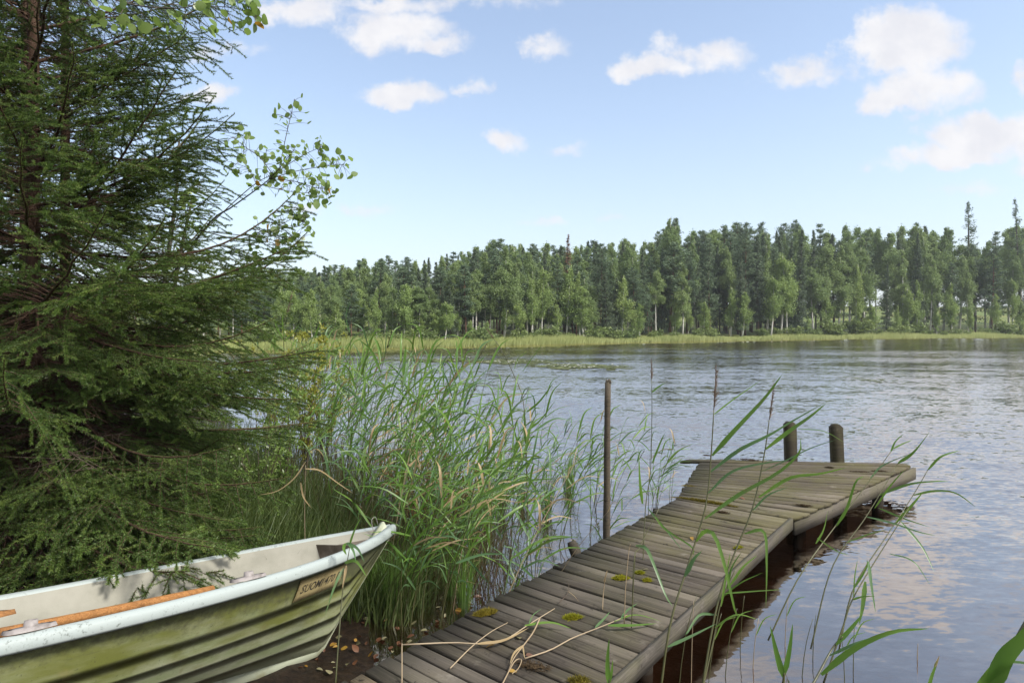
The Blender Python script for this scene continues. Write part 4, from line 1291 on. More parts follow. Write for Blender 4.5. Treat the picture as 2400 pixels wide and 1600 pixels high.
near_spruce(bB, 7.4, 6.0, lambda z_, az: np.interp(z_, [.3, 1.5, 3, 5, 7], [1.5, 1.55, 1.15, .8, .3]), 12, 'reddish thin-trunked spruce standing just behind the biggest spruce', .045, 6, .34, .6, None, 6)
bC = pix(60, 1180, 6.6); bC[2] = gz(bC[0], bC[1])
near_spruce(bC, 9.5, 7.5, lambda z_, az: np.interp(z_, [.3, 2, 4, 6, 9], [1.7, 1.7, 1.3, 1.0, .3]), 13, 'tall grey-trunked spruce at the back of the spruce group', .06, 6, .36, .6, None, 4)
bD = np.array([-4.75, 4.2, 0]); bD[2] = gz(bD[0], bD[1])
near_spruce(bD, 6.5, 5.4, lambda z_, az: np.interp(z_, [.3, 1.5, 3, 5, 6.5], [1.35, 1.45, 1.15, .7, .25]), 14, 'spruce whose pale branch tips reach in from the edge beside the boat', .045, 6, .31, .5, None, 8)
bE = np.array([-6.6, 7.6, 0]); bE[2] = gz(bE[0], bE[1])
near_spruce(bE, 8, 5.5, lambda z_, az: np.interp(z_, [.3, 2, 4, 6, 8], [1.8, 1.7, 1.3, .8, .3]), 15, 'shaded spruce hidden deepest behind the spruce group', .05, 6, .42, .5, None, 0)

# ------------------------------------------------------------------ aspen with overhanging twigs
def leaf_round(seed, L_=.055):
    r = np.random.default_rng(seed)
    tt = np.linspace(0, 1, 7); wv = np.sin(np.pi * tt ** .8) ** .75 * .40; wv[0] = .01; wv[-1] = 0
    V = []; fold = r.uniform(.05, .35); curl = r.uniform(-.3, .25)
    for a, b in zip(tt, wv): V += [(a, -b, abs(b) * fold + curl * a * a * .5), (a, 0, curl * a * a * .5), (a, b, abs(b) * fold + curl * a * a * .5)]
    Q = [(i_ * 3 + a, i_ * 3 + a + 1, i_ * 3 + 4 + a, i_ * 3 + 3 + a) for i_ in range(6) for a in (0, 1)]
    V = np.array(V) * L_
    return V, Q
LEAF = []
for q in range(5):
    V, Q = leaf_round(500 + q); g = Geo(); g.add(V, None, Q); LEAF.append(g.build('leaf', [M['aspen_leaf']]))
V, Q = leaf_round(510); g = Geo(); g.add(V, None, Q); LEAF_OLD = g.build('leaf', [M['aspen_leaf_old']])
def leafy_tree(name, base, label, trunk_pts, twigs, leaf_sz, seed, n_leaf):
    r = np.random.default_rng(seed)
    root = empty(name, base, label, 'tree')
    base = np.array(base)
    g = Geo(); tp = curve(trunk_pts, 14) - base
    tube(g, tp, np.linspace(.028, .010, 14), 7)
    obj('trunk', g.build('trunk', [M['aspen_bark']], True), root)
    tot = sum(t_[2] for t_ in twigs)
    for (pts, r0, wt, t0) in twigs:
        c = curve(pts, 16) - base
        g = Geo(); tube(g, c, np.linspace(r0, .0022, 16), 5)
        b = obj('branch', bpy.data.meshes.new('branch'), root)
        n = int(round(n_leaf * wt / tot))
        seg = np.linspace(0, 1, 16)
        for k in range(n):
            u_ = t0 + (1 - t0) * r.uniform(0, 1) ** .8
            p = np.array([np.interp(u_, seg, c[:, q]) for q in range(3)])
            i_ = min(14, int(u_ * 15)); tn = unit(c[i_ + 1] - c[i_])
            sp = unit(np.cross(tn, r.normal(size=3))) * r.uniform(.03, .20) * (1.1 - .5 * u_) + tn * r.uniform(0, .05)
            q_ = p + sp + np.array([0, 0, r.uniform(-.05, .03)])
            tube(g, [p, (p + q_) / 2 + np.array([0, 0, .008]), q_], [.0024, .0018, .0013], 3, cap=False)
            d = unit(sp + np.array([.15, 0, -.35]) + r.normal(size=3) * .5)
            s_ = unit(np.cross(d, r.normal(size=3))); n_ = np.cross(d, s_)
            lf = obj('leaf', LEAF_OLD if r.random() < .02 else LEAF[int(r.integers(0, 5))], b)
            sc = leaf_sz / .055 * r.uniform(.65, 1.2)
            mt = Matrix((tuple(d), tuple(s_), tuple(n_))).transposed().to_4x4()
            lf.matrix_basis = Matrix.Translation(q_) @ mt @ Matrix.Scale(sc, 4)
        b.data = g.build('branch', [M['aspen_bark']], True)
    return root
Ya = 6.0
ab = pix(330, 1150, Ya); ab[2] = gz(ab[0], ab[1])
P_ = lambda u, v, dy_=0: pix(u, v, Ya + dy_)
leafy_tree('aspen_tree', ab, 'slender aspen whose leafy branch reaches out past the spruce against the sky',
           [ab, P_(345, 950), P_(380, 700), P_(400, 560), P_(415, 430), P_(420, 330)],
           [([P_(372, 690), P_(486, 528, -.1), P_(547, 483, -.2), P_(632, 419, -.3), P_(690, 350, -.35)], .011, 40, .62),
            ([P_(632, 419, -.3), P_(700, 400, -.25), P_(760, 390, -.3), P_(806, 386, -.35)], .004, 26, .1),
            ([P_(632, 419, -.3), P_(690, 425, -.4), P_(740, 440, -.5), P_(775, 443, -.5)], .004, 30, .2),
            ([P_(655, 395, -.3), P_(668, 330, -.3), P_(682, 270, -.3), P_(690, 232, -.3)], .004, 18, .2),
            ([P_(640, 410, -.3), P_(610, 370, -.2), P_(575, 345, -.1), P_(545, 320, 0)], .004, 22, .35),
            ([P_(470, 540, -.1), P_(560, 560, -.2), P_(620, 540, -.3), P_(700, 530, -.4), P_(718, 505, -.4)], .006, 34, .35),
            ([P_(600, 545, -.25), P_(660, 555, -.3), P_(712, 558, -.35)], .003, 16, .2),
            ([P_(520, 570, -.2), P_(570, 590, -.2), P_(606, 622, -.2)], .003, 18, .3),
            ([P_(395, 570), P_(420, 500, -.3), P_(440, 450, -.5)], .005, 14, .2),
            ([P_(400, 600), P_(430, 540, .3), P_(450, 500, .2)], .005, 12, .2)], .064, 21, 298)
Ya = 6.5
ab2 = pix(360, 1150, Ya); ab2[2] = gz(ab2[0], ab2[1])
leafy_tree('aspen_tree', ab2, 'second slender aspen entwined with the first, its twigs behind the first branch',
           [ab2, P_(372, 950), P_(405, 700), P_(430, 560), P_(450, 470)],
           [([P_(420, 600), P_(520, 500), P_(600, 430), P_(660, 400)], .008, 10, .6),
            ([P_(600, 430), P_(660, 445), P_(720, 452), P_(760, 436)], .004, 34, .2),
            ([P_(640, 410), P_(700, 370), P_(740, 350), P_(752, 345)], .004, 30, .2),
            ([P_(620, 420), P_(620, 380), P_(625, 350)], .003, 16, .2),
            ([P_(600, 430), P_(580, 395), P_(540, 380)], .003, 18, .2),
            ([P_(500, 545), P_(600, 550), P_(680, 515), P_(700, 500)], .005, 30, .4),
            ([P_(590, 550), P_(660, 575), P_(700, 560)], .003, 22, .2),
            ([P_(520, 570), P_(580, 610), P_(600, 630)], .003, 14, .3),
            ([P_(430, 560), P_(440, 480), P_(435, 430)], .004, 26, .1)], .066, 23, 240)
Yb = 4.3
bb_ = np.array([-4.4, 4.9, 0]); bb_[2] = gz(bb_[0], bb_[1])
T_ = lambda u, v, dy_=0: pix(u, v, Yb + dy_)
leafy_tree('aspen_tree', bb_, 'taller aspen overhead, big leaves hanging across the top of the spruce',
           [bb_, bb_ + np.array([.1, -.1, 1.8]), bb_ + np.array([.3, -.2, 3.2]), bb_ + np.array([.5, -.3, 4.4]), bb_ + np.array([.6, -.3, 5.2])],
           [([bb_ + np.array([.45, -.3, 4.0]), T_(170, -30), T_(300, 10), T_(420, 20), T_(470, 5)], .009, 30, .35),
            ([T_(380, 10), T_(470, 15, .3), T_(550, 20, .5), T_(605, 45, .6)], .004, 34, .2),
            ([T_(420, -30), T_(520, -10, .4), T_(580, 5, .5)], .004, 22, .2),
            ([T_(300, 0), T_(285, 30, -.1), T_(280, 50, -.1)], .003, 10, .3),
            ([T_(100, -30, .5), T_(190, 10, .5), T_(240, 25, .4)], .004, 18, .2)], .085, 22, 90)

# ------------------------------------------------------------------ reeds
def leaf_strip(g, pts, Wd, facing, n=9, fold=.25, m=0, twist=0.0):
    """ribbon leaf with folded midrib"""
    c = curve(pts, n); t_ = unit(np.gradient(c, axis=0))
    f_ = np.broadcast_to(np.asarray(facing, float), c.shape)
    s_ = unit(np.cross(t_, f_)); nn = np.cross(s_, t_)
    if twist:
        a = np.linspace(0, twist, n)[:, None]; s_ = s_ * np.cos(a) + nn * np.sin(a); nn = np.cross(s_, t_)
    u_ = np.linspace(0, 1, n)
    wv = (Wd / 2 * np.minimum(1, .35 + u_ * 3.5) * np.clip(1 - u_, 0, 1) ** .62)[:, None]
    V = np.stack([c - s_ * wv + nn * wv * fold, c, c + s_ * wv + nn * wv * fold], 1).reshape(-1, 3)
    Q = [(i_ * 3 + a, i_ * 3 + a + 1, i_ * 3 + 4 + a, i_ * 3 + 3 + a) for i_ in range(n - 1) for a in (0, 1)]
    g.add(V, None, Q, m)

def plume_geo(g, p0, d, L_, r, m=0, n=70):
    d = unit(d)
    for k in range(n):
        u_ = r.uniform(0, 1)
        b = p0 + d * L_ * u_
        e = b + unit(d * 1.1 + np.array([.35, 0, -.1]) + r.normal(size=3) * .38) * L_ * r.uniform(.12, .3) * (1 - u_ * .6)
        s_ = unit(np.cross(e - b, r.normal(size=3))) * .0028
        g.add([b - s_, b + s_, e], [(0, 1, 2)], None, m)
    tube(g, [p0, p0 + d * L_], [.0022, .0008], 4, m)

def reed_proto(seed, h, lean, nleaf, leafL=.42, leafW=.020, mat='reed_leaf', stem='reed_stem', plume=False, wind=1.0, kink=False):
    r = np.random.default_rng(seed)
    root = empty('reed_plant')
    s = np.linspace(0, 1, 9)
    sp = np.stack([lean * h * s ** 1.7, r.normal(0, .04) * h * s ** 1.5, s * h * (1 - .12 * lean)], 1)
    g = Geo(); tube(g, sp, .0048 * (1 - s * .65), 5, cap=False)
    if plume: plume_geo(g, sp[-1], sp[-1] - sp[-2], .2, r)
    obj('stem', g.build('stem', [M[stem if not plume else stem]], True), root)
    for k in range(nleaf):
        t0 = .34 + .64 * (k + r.uniform(-.2, .2)) / max(1, nleaf - 1); t0 = min(t0, .99)
        p = np.array([np.interp(t0, s, sp[:, q]) for q in range(3)])
        az = r.normal(0, .75) if r.random() < .62 * wind else r.uniform(-3.1, 3.1)
        L_ = leafL * r.uniform(.7, 1.2) * (.75 + .5 * math.sin(math.pi * min(1, .2 + t0 * .7)))
        el = r.uniform(.45, 1.25) if t0 < .93 else 1.35
        d = np.array([math.cos(az) * math.cos(el), math.sin(az) * math.cos(el), math.sin(el)])
        hz = np.array([math.cos(az), math.sin(az), 0])
        drp = r.uniform(.0, .45)
        p1 = p + d * L_ * .5 + hz * L_ * .05
        p2 = p + d * L_ * .78 + hz * L_ * .28 - np.array([0, 0, 1]) * L_ * drp * .55
        g = Geo()
        leaf_strip(g, [p, p1, p2], leafW * r.uniform(.75, 1.25), unit(np.array([r.normal(0, .5), -.9, .8])), 8, .28, 0, r.normal(0, .7))
        mm_ = mat if r.random() > .03 else 'reed_leaf_dry'
        if mm_ == 'reed_leaf' and r.random() < .3: mm_ = 'reed_leaf_blue'
        obj('leaf', g.build('leaf', [M[mm_]], True), root)
    return root
RP = [reed_proto(600 + q, 2.0, [.10, .22, .32, .16, .42, .06, .26][q % 7], 7 + q % 4, .46, .025, plume=(q == 2)) for q in range(12)]
RS = [reed_proto(640 + q, 1.15, [.15, .3, .05][q % 3], 5 + q % 3, .40, .020) for q in range(6)]
RD = [reed_proto(660 + q, 1.5, [.2, .35, .1][q % 3], 2, .26, .010, 'reed_leaf_dry', 'reed_stem_dry') for q in range(3)]
ru = set()
def put(pool, k, loc, rz, sc, label, cat, group, tilt=(0, 0)):
    p = pool[k]
    key = (id(pool), k)
    if key in ru: p = copy_tree(p)
    ru.add(key)
    p.location = loc; p.rotation_euler = (tilt[0], tilt[1], rz); p.scale = (sc, sc, sc)
    p['label'] = label; p['category'] = cat; p['group'] = group
    return p
r = np.random.default_rng(77)
def bed_point(r):
    """root positions of the reed bed: a wedge from the boat bow out along the shore"""
    while True:
        Y = r.uniform(4.3, 12.5) if r.random() < .8 else r.uniform(4.3, 7.0)
        xl = np.interp(Y, [4.3, 5.0, 6.5, 9, 12.5], [-.85, -1.15, -1.9, -3.3, -5.2])
        xr = np.interp(Y, [4.3, 4.8, 5.5, 6.2, 7.2, 9, 12.5], [-.45, -.32, -.22, -.25, -.55, -1.5, -3.0])
        x_ = xl + (xr - xl) * r.uniform(0, 1) ** 1.25
        return x_, Y
nbed = 175
for k in range(nbed):
    x_, Y = bed_point(r)
    z_ = min(gz(x_, Y), .05)
    f = np.clip((x_ + .9 + .45 * (Y - 4.3)) / 2.2, 0, 1)
    hgt_ = r.uniform(1.45, 2.12) * (1 - .10 * f) if Y > 5.2 else r.uniform(1.0, 1.75)
    if x_ > -.3: hgt_ = r.uniform(.95, 1.6)
    kq = int(r.integers(0, 12)); ln_ = [.10, .22, .32, .16, .42, .06, .26][kq % 7]
    lk = 'reed with a feathery plume' if kq == 2 else ('strongly bent green reed' if ln_ > .3 else ('upright green reed' if ln_ <= .1 else 'gently leaning green reed'))
    wh = 'close to the boat bow' if Y < 5.2 else ('in the middle of the bed' if Y < 7.5 else 'at the back of the bed, towards the yellow willow')
    put(RP, kq, (x_, Y, z_ - .02), r.normal(0, .5), hgt_ / 2.0, lk + ' ' + wh, 'reed', lk + 's ' + wh, (r.normal(0, .07), r.normal(.04, .09)))
for k in range(70):
    x_, Y = bed_point(r)
    if Y > 7.5: Y = r.uniform(4.4, 7); x_ = np.interp(Y, [4.4, 7], [-.8, -1.6]) + r.uniform(0, 1.25)
    put(RS, int(r.integers(0, 6)), (x_, Y, min(gz(x_, Y), .05) - .02), r.normal(0, .6), r.uniform(.7, 1.15), 'short green reed low in the bed between boat and open water', 'reed', 'short reeds of the bed', (r.normal(0, .06), r.normal(.05, .08)))
for k in range(14):
    x_, Y = bed_point(r)
    if k < 9: Y = r.uniform(4.0, 6); x_ = np.interp(Y, [4.0, 6], [-.8, -1.3]) + r.uniform(0, 1.3)
    put(RD, k % 3, (x_, Y, min(gz(x_, Y), .05) - .02), r.normal(0, .8), r.uniform(.55, 1.05), 'dry straw-coloured reed stalk inside the bed beside the boat', 'reed', 'dry stalks of the bed', (r.normal(0, .12), r.normal(.1, .15)))
# small rush clump by the dock's far left edge
for k in range(9):
    c = pixz(1545, 1215, 0); put(RS, k % 6, (c[0] + r.normal(0, .09), c[1] + .15 + r.normal(0, .07), -.1), r.normal(0, .6), r.uniform(.55, .85), 'thin short reed in the clump by the rotten stump', 'reed', 'reeds round the rotten stump', (0, r.normal(0, .06)))
for k in range(44):
    c = pixz(1255 + r.uniform(-150, 165), 1240 + r.uniform(-80, 75), 0)
    put(RP if k % 2 else RS, int(r.integers(0, 6)), (c[0], c[1], -.12), r.normal(0, .5), r.uniform(.42, .72) if k % 2 else r.uniform(.6, 1.0), 'sparse green reed in open water between the bed and the dock', 'reed', 'sparse reeds left of the dock', (0, r.normal(.04, .06)))

# single reeds in front of and beyond the dock, one by one
def hand_reed(label, stem_pts, leaves, rs=.0045, plume=None, mat='reed_leaf', smat='reed_stem', seed=1):
    """stem_pts: (u, v, Y) in photograph pixels and depth; leaves: (pts, width, material)"""
    r = np.random.default_rng(seed)
    sp = np.array([pix(*q) for q in stem_pts])
    base = sp[0].copy()
    root = empty('reed_plant', base, label, 'reed', None)
    c = curve(sp, 18) - base
    rs = rs * 1.3
    g = Geo(); tube(g, c, np.linspace(rs, rs * .45, 18), 6)
    obj('stem', g.build('stem', [M[smat]], True), root)
    if plume:
        g = Geo(); plume_geo(g, c[-1], c[-1] - c[-3], plume, r, 0, 90)
        obj('plume', g.build('plume', [M['reed_plume']]), root)
    for lf in leaves:
        pts, wd_ = lf[0], lf[1]; mt_ = lf[2] if len(lf) > 2 else mat
        q = np.array([pix(*a) for a in pts]) - base
        g = Geo()
        leaf_strip(g, q, wd_, unit(np.array([r.normal(0, .25), -1.0, r.normal(.45, .3)])), 12, .25, 0, r.normal(0, .35))
        obj('leaf', g.build('leaf', [M[mt_]], True), root)
    return root
G_, B_, D_ = 'reed_leaf', 'reed_leaf_blue', 'reed_leaf_dry'
hand_reed('tallest reed rising in front of the dock, thin grey plume at its top', [(1545, 1640, 3.25), (1572, 1456, 3.3), (1620, 1301, 3.4), (1655, 1180, 3.45), (1667, 1060, 3.5), (1673, 960, 3.5)],
          [([(1669, 1067, 3.5), (1720, 1010, 3.45), (1790, 935, 3.4), (1834, 876, 3.35)], .030, G_),
           ([(1672, 972, 3.5), (1720, 935, 3.5), (1785, 890, 3.5)], .010, G_),
           ([(1665, 1105, 3.5), (1730, 1055, 3.45), (1800, 1020, 3.35), (1850, 990, 3.25), (1930, 945, 3.15)], .026, B_),
           ([(1660, 1155, 3.45), (1715, 1105, 3.4), (1790, 1085, 3.3), (1850, 1078, 3.2)], .017, B_),
           ([(1652, 1215, 3.4), (1730, 1160, 3.35), (1820, 1110, 3.25), (1872, 1062, 3.2), (1876, 1025, 3.2)], .024, G_),
           ([(1632, 1268, 3.4), (1650, 1245, 3.35), (1675, 1255, 3.3), (1700, 1330, 3.25), (1720, 1420, 3.2), (1730, 1445, 3.2)], .027, G_),
           ([(1605, 1350, 3.35), (1625, 1310, 3.3), (1645, 1290, 3.25)], .030, B_)], .0048, .24, seed=1)
hand_reed('second tall reed in front of the dock with bent feathery brown plume', [(1640, 1640, 3.3), (1680, 1420, 3.4), (1720, 1300, 3.5), (1765, 1187, 3.55), (1792, 1060, 3.6), (1803, 983, 3.6)],
          [([(1795, 1052, 3.6), (1850, 1010, 3.5), (1900, 975, 3.45), (1936, 945, 3.4)], .026, G_),
           ([(1785, 1105, 3.6), (1840, 1080, 3.5), (1900, 1050, 3.4), (1960, 1030, 3.3)], .012, B_),
           ([(1778, 1165, 3.55), (1850, 1120, 3.5), (1920, 1110, 3.4), (1985, 1095, 3.3)], .022, G_),
           ([(1765, 1195, 3.55), (1800, 1160, 3.5), (1850, 1140, 3.45)], .014, B_),
           ([(1745, 1250, 3.5), (1790, 1245, 3.45), (1797, 1320, 3.4), (1795, 1425, 3.35)], .020, G_),
           ([(1870, 1005, 3.5), (1930, 1010, 3.45), (1980, 1037, 3.4)], .006, G_)], .0046, .20, seed=2)
hand_reed('thin dark reed beside the tall pole, standing against open water', [(1470, 1640, 4.6), (1500, 1450, 4.7), (1512, 1200, 4.9), (1525, 1100, 5.0), (1528, 960, 5.0), (1527, 890, 5.0)],
          [([(1506, 1180, 4.9), (1500, 1120, 4.85), (1497, 1045, 4.8)], .034, G_), ([(1527, 920, 5), (1545, 905, 5), (1560, 897, 5)], .016, G_),
           ([(1528, 1085, 5), (1548, 1035, 4.95), (1558, 1015, 4.9)], .022, G_), ([(1526, 1020, 5), (1500, 1030, 5), (1475, 1028, 5)], .006, B_),
           ([(1518, 1190, 4.9), (1560, 1240, 4.7), (1600, 1290, 4.6)], .018, B_)], .0036, .16, seed=3)
hand_reed('thin reed crossing the dock beside the bent dry leaf', [(1480, 1640, 3.9), (1485, 1330, 4.0), (1500, 1280, 4.1), (1545, 1190, 4.2)],
          [([(1490, 1278, 4.1), (1515, 1285, 4.0), (1535, 1330, 3.9), (1560, 1395, 3.8), (1577, 1420, 3.8)], .026, B_),
           ([(1535, 1210, 4.2), (1560, 1240, 4.1), (1620, 1280, 4.0), (1625, 1300, 4.0)], .018, G_)], .0032, seed=4)
hand_reed('leaning reed right of the platform, topmost of the reeds over the dark water', [(1800, 1500, 3.7), (1872, 1353, 3.8), (1958, 1232, 4.0), (2050, 1110, 4.15), (2088, 1058, 4.2)],
          [([(2088, 1058, 4.2), (2098, 1035, 4.2), (2118, 1016, 4.2)], .014, G_), ([(2092, 1052, 4.2), (2115, 1040, 4.2), (2140, 1030, 4.2)], .012, G_),
           ([(1960, 1232, 4), (1985, 1190, 3.95), (2005, 1130, 3.9), (2025, 1115, 3.9)], .022, G_), ([(1912, 1273, 3.9), (1930, 1240, 3.9), (1940, 1195, 3.9)], .018, G_),
           ([(2040, 1120, 4.1), (2070, 1090, 4.1), (2140, 1060, 4.0)], .014, B_), ([(1915, 1260, 3.9), (1960, 1290, 3.8), (1990, 1300, 3.8)], .010, G_)], .0036, seed=5)
hand_reed('reed in the leaning row, long blade folding over towards the lake', [(1900, 1520, 3.6), (1950, 1330, 3.75), (2030, 1210, 3.9), (2105, 1085, 4.05)],
          [([(2105, 1085, 4.05), (2140, 1060, 4.0), (2180, 1010, 3.95)], .024, G_), ([(2060, 1160, 4), (2130, 1135, 3.9), (2190, 1128, 3.8), (2225, 1128, 3.8)], .020, G_),
           ([(2050, 1190, 4), (2085, 1140, 3.9), (2120, 1100, 3.85)], .016, G_), ([(2030, 1210, 3.9), (2090, 1225, 3.8), (2150, 1245, 3.7), (2195, 1255, 3.7)], .014, B_),
           ([(1985, 1270, 3.8), (2040, 1250, 3.75), (2080, 1240, 3.7)], .010, G_)], .0036, seed=6)
hand_reed('reed with a blade arching down over open water, last of the leaning row', [(1965, 1530, 3.5), (2000, 1380, 3.6), (2075, 1260, 3.75), (2140, 1160, 3.9), (2175, 1100, 3.95)],
          [([(2175, 1100, 3.95), (2205, 1070, 3.9), (2250, 1055, 3.9)], .018, G_), ([(2140, 1160, 3.9), (2190, 1150, 3.85), (2240, 1155, 3.8), (2290, 1190, 3.75)], .016, G_),
           ([(2100, 1225, 3.8), (2140, 1180, 3.75), (2165, 1150, 3.7)], .020, G_), ([(2110, 1220, 3.8), (2160, 1280, 3.7), (2190, 1340, 3.6)], .018, B_),
           ([(2000, 1380, 3.6), (2030, 1330, 3.6), (2032, 1310, 3.6)], .016, G_), ([(2060, 1190, 3.8), (2120, 1215, 3.7), (2180, 1235, 3.65)], .012, G_)], .0036, seed=7)
hand_reed('reed with two upright flag leaves hanging over shallow brown water', [(1930, 1600, 3.2), (1975, 1470, 3.25), (2000, 1400, 3.3), (2060, 1300, 3.4), (2130, 1190, 3.5)],
          [([(2028, 1362, 3.3), (2022, 1420, 3.25), (2013, 1465, 3.2)], .026, G_), ([(2035, 1315, 3.3), (2042, 1370, 3.25), (2052, 1435, 3.2)], .020, B_),
           ([(1998, 1405, 3.3), (2020, 1398, 3.25), (2052, 1396, 3.2)], .012, G_), ([(2000, 1400, 3.3), (2003, 1350, 3.3), (2010, 1310, 3.3)], .012, G_),
           ([(2085, 1297, 3.4), (2140, 1315, 3.3), (2180, 1370, 3.25)], .012, B_)], .0038, seed=8)
hand_reed('broad bright reed low in front, its long blade sweeping towards the lake', [(1880, 1640, 2.55), (1912, 1590, 2.6), (1950, 1520, 2.7), (1975, 1490, 2.7)],
          [([(1925, 1580, 2.6), (2000, 1520, 2.55), (2090, 1480, 2.5), (2180, 1472, 2.5)], .030, G_), ([(1960, 1510, 2.7), (2000, 1465, 2.7), (2020, 1440, 2.7)], .022, G_),
           ([(1945, 1535, 2.65), (2010, 1505, 2.6), (2075, 1488, 2.6)], .014, B_)], .005, seed=9)
hand_reed('stout young reed with two upright blades in the near water', [(1832, 1640, 2.6), (1836, 1600, 2.6), (1838, 1575, 2.6)],
          [([(1836, 1585, 2.6), (1820, 1530, 2.6), (1805, 1465, 2.6)], .030, G_), ([(1838, 1580, 2.6), (1850, 1520, 2.6), (1858, 1460, 2.6)], .026, G_)], .006, seed=10)
hand_reed('small bright pair of upright blades at the near edge of the dock', [(1425, 1640, 2.6), (1428, 1590, 2.6)],
          [([(1426, 1600, 2.6), (1424, 1550, 2.6), (1428, 1495, 2.6)], .024, G_), ([(1428, 1600, 2.6), (1434, 1570, 2.6), (1436, 1545, 2.6)], .014, G_)], .004, seed=11)
hand_reed('close broad-leaved reed cut by the corner, over brown shallows', [(2310, 1640, 1.9), (2350, 1560, 1.9), (2400, 1465, 1.9), (2450, 1380, 1.9)],
          [([(2318, 1625, 1.9), (2350, 1545, 1.88), (2400, 1490, 1.85), (2470, 1400, 1.8)], .060, G_), ([(2280, 1640, 1.9), (2320, 1575, 1.9), (2365, 1520, 1.9)], .040, G_),
           ([(2352, 1548, 1.9), (2400, 1552, 1.85), (2460, 1570, 1.8)], .012, B_)], .0065, seed=12)
hand_reed('short blade with an orange tip poking up from the near water', [(2165, 1650, 2.2), (2172, 1610, 2.2)],
          [([(2168, 1640, 2.2), (2180, 1590, 2.2), (2198, 1545, 2.2)], .030, G_), ([(2190, 1562, 2.2), (2196, 1550, 2.2), (2202, 1535, 2.2)], .010, D_)], .005, seed=13)
hand_reed('slanting reed with arching leaves low against the dock side', [(1640, 1640, 3.3), (1672, 1500, 3.4), (1690, 1410, 3.45), (1725, 1330, 3.5)],
          [([(1690, 1400, 3.45), (1735, 1365, 3.4), (1790, 1340, 3.4)], .014, G_), ([(1680, 1440, 3.4), (1640, 1440, 3.4), (1612, 1480, 3.35), (1605, 1485, 3.35)], .016, B_),
           ([(1675, 1470, 3.4), (1725, 1440, 3.35), (1780, 1452, 3.3)], .012, G_), ([(1700, 1390, 3.4), (1765, 1385, 3.35), (1840, 1380, 3.3)], .010, G_),
           ([(1565, 1515, 3.3), (1620, 1490, 3.3), (1680, 1460, 3.3)], .020, B_), ([(1712, 1370, 3.5), (1740, 1330, 3.5), (1775, 1300, 3.5)], .018, G_),
           ([(1705, 1380, 3.45), (1715, 1330, 3.45), (1740, 1290, 3.45)], .016, G_), ([(1690, 1420, 3.4), (1700, 1360, 3.4), (1712, 1290, 3.4)], .014, G_)], .0042, seed=14)
hand_reed('green reed bent in front of the boat bow', [(785, 1620, 3.2), (795, 1480, 3.3), (805, 1370, 3.4), (820, 1280, 3.45)],
          [([(818, 1280, 3.45), (832, 1240, 3.4), (846, 1212, 3.4)], .016, G_), ([(810, 1272, 3.45), (806, 1285, 3.4), (812, 1300, 3.4)], .024, G_),
           ([(812, 1272, 3.45), (838, 1285, 3.4), (855, 1318, 3.35)], .020, B_), ([(815, 1270, 3.45), (828, 1290, 3.4), (834, 1315, 3.35)], .018, B_),
           ([(808, 1318, 3.4), (835, 1315, 3.35), (860, 1352, 3.3)], .022, G_), ([(806, 1330, 3.4), (785, 1370, 3.35), (762, 1440, 3.3)], .020, B_),
           ([(812, 1325, 3.4), (808, 1350, 3.35), (802, 1380, 3.3)], .018, D_)], .0036, seed=15)
for k, (pts, wd_) in enumerate([([(1360, 930, 6.3), (1420, 880, 6.2), (1460, 830, 6.1)], .02)]):
    pass
hand_reed('reed with dark curved stem rising out of the bed towards the pole', [(1235, 1340, 5.6), (1235, 1120, 5.8), (1228, 950, 5.9), (1205, 880, 6.0), (1175, 820, 6.0), (1158, 795, 6.0)],
          [([(1236, 965, 5.9), (1265, 940, 5.8), (1298, 895, 5.7)], .026, G_), ([(1236, 1008, 5.9), (1265, 985, 5.8), (1302, 938, 5.7)], .026, G_), ([(1232, 1040, 5.85), (1230, 1000, 5.8), (1228, 962, 5.8)], .026, G_),
           ([(1225, 870, 6), (1250, 835, 5.9), (1275, 800, 5.9)], .010, G_), ([(1205, 866, 6), (1215, 840, 5.9), (1238, 822, 5.9)], .010, G_)], .0042, .12, smat='reed_stem', seed=16)
hand_reed('reed with one tall broad spear leaf above the bed', [(935, 1200, 6.5), (940, 1000, 6.5), (945, 880, 6.5)],
          [([(945, 880, 6.5), (948, 840, 6.5), (952, 808, 6.5)], .040, G_), ([(944, 885, 6.5), (920, 860, 6.5), (905, 850, 6.5)], .02, G_)], .004, seed=17)
hand_reed('reed with drooping curved tip standing above the bed, against the far trees', [(815, 1150, 7.5), (818, 900, 7.5), (822, 790, 7.5)],
          [([(822, 785, 7.5), (812, 750, 7.5), (815, 722, 7.5), (830, 690, 7.5)], .02, B_), ([(822, 800, 7.5), (850, 775, 7.4), (880, 760, 7.4)], .016, G_), ([(826, 800, 7.5), (860, 790, 7.4), (905, 775, 7.4)], .012, G_)], .004, seed=18)
hand_reed('brown-plumed reed leaning at the spruce edge above the bed', [(690, 1150, 8), (670, 900, 8), (665, 780, 8), (670, 745, 8)],
          [([(668, 800, 8), (650, 770, 8), (640, 735, 8)], .022, G_), ([(667, 790, 8), (662, 750, 8), (668, 720, 8)], .022, G_), ([(667, 800, 8), (690, 775, 8), (705, 755, 8)], .02, G_)], .005, .34, seed=19)
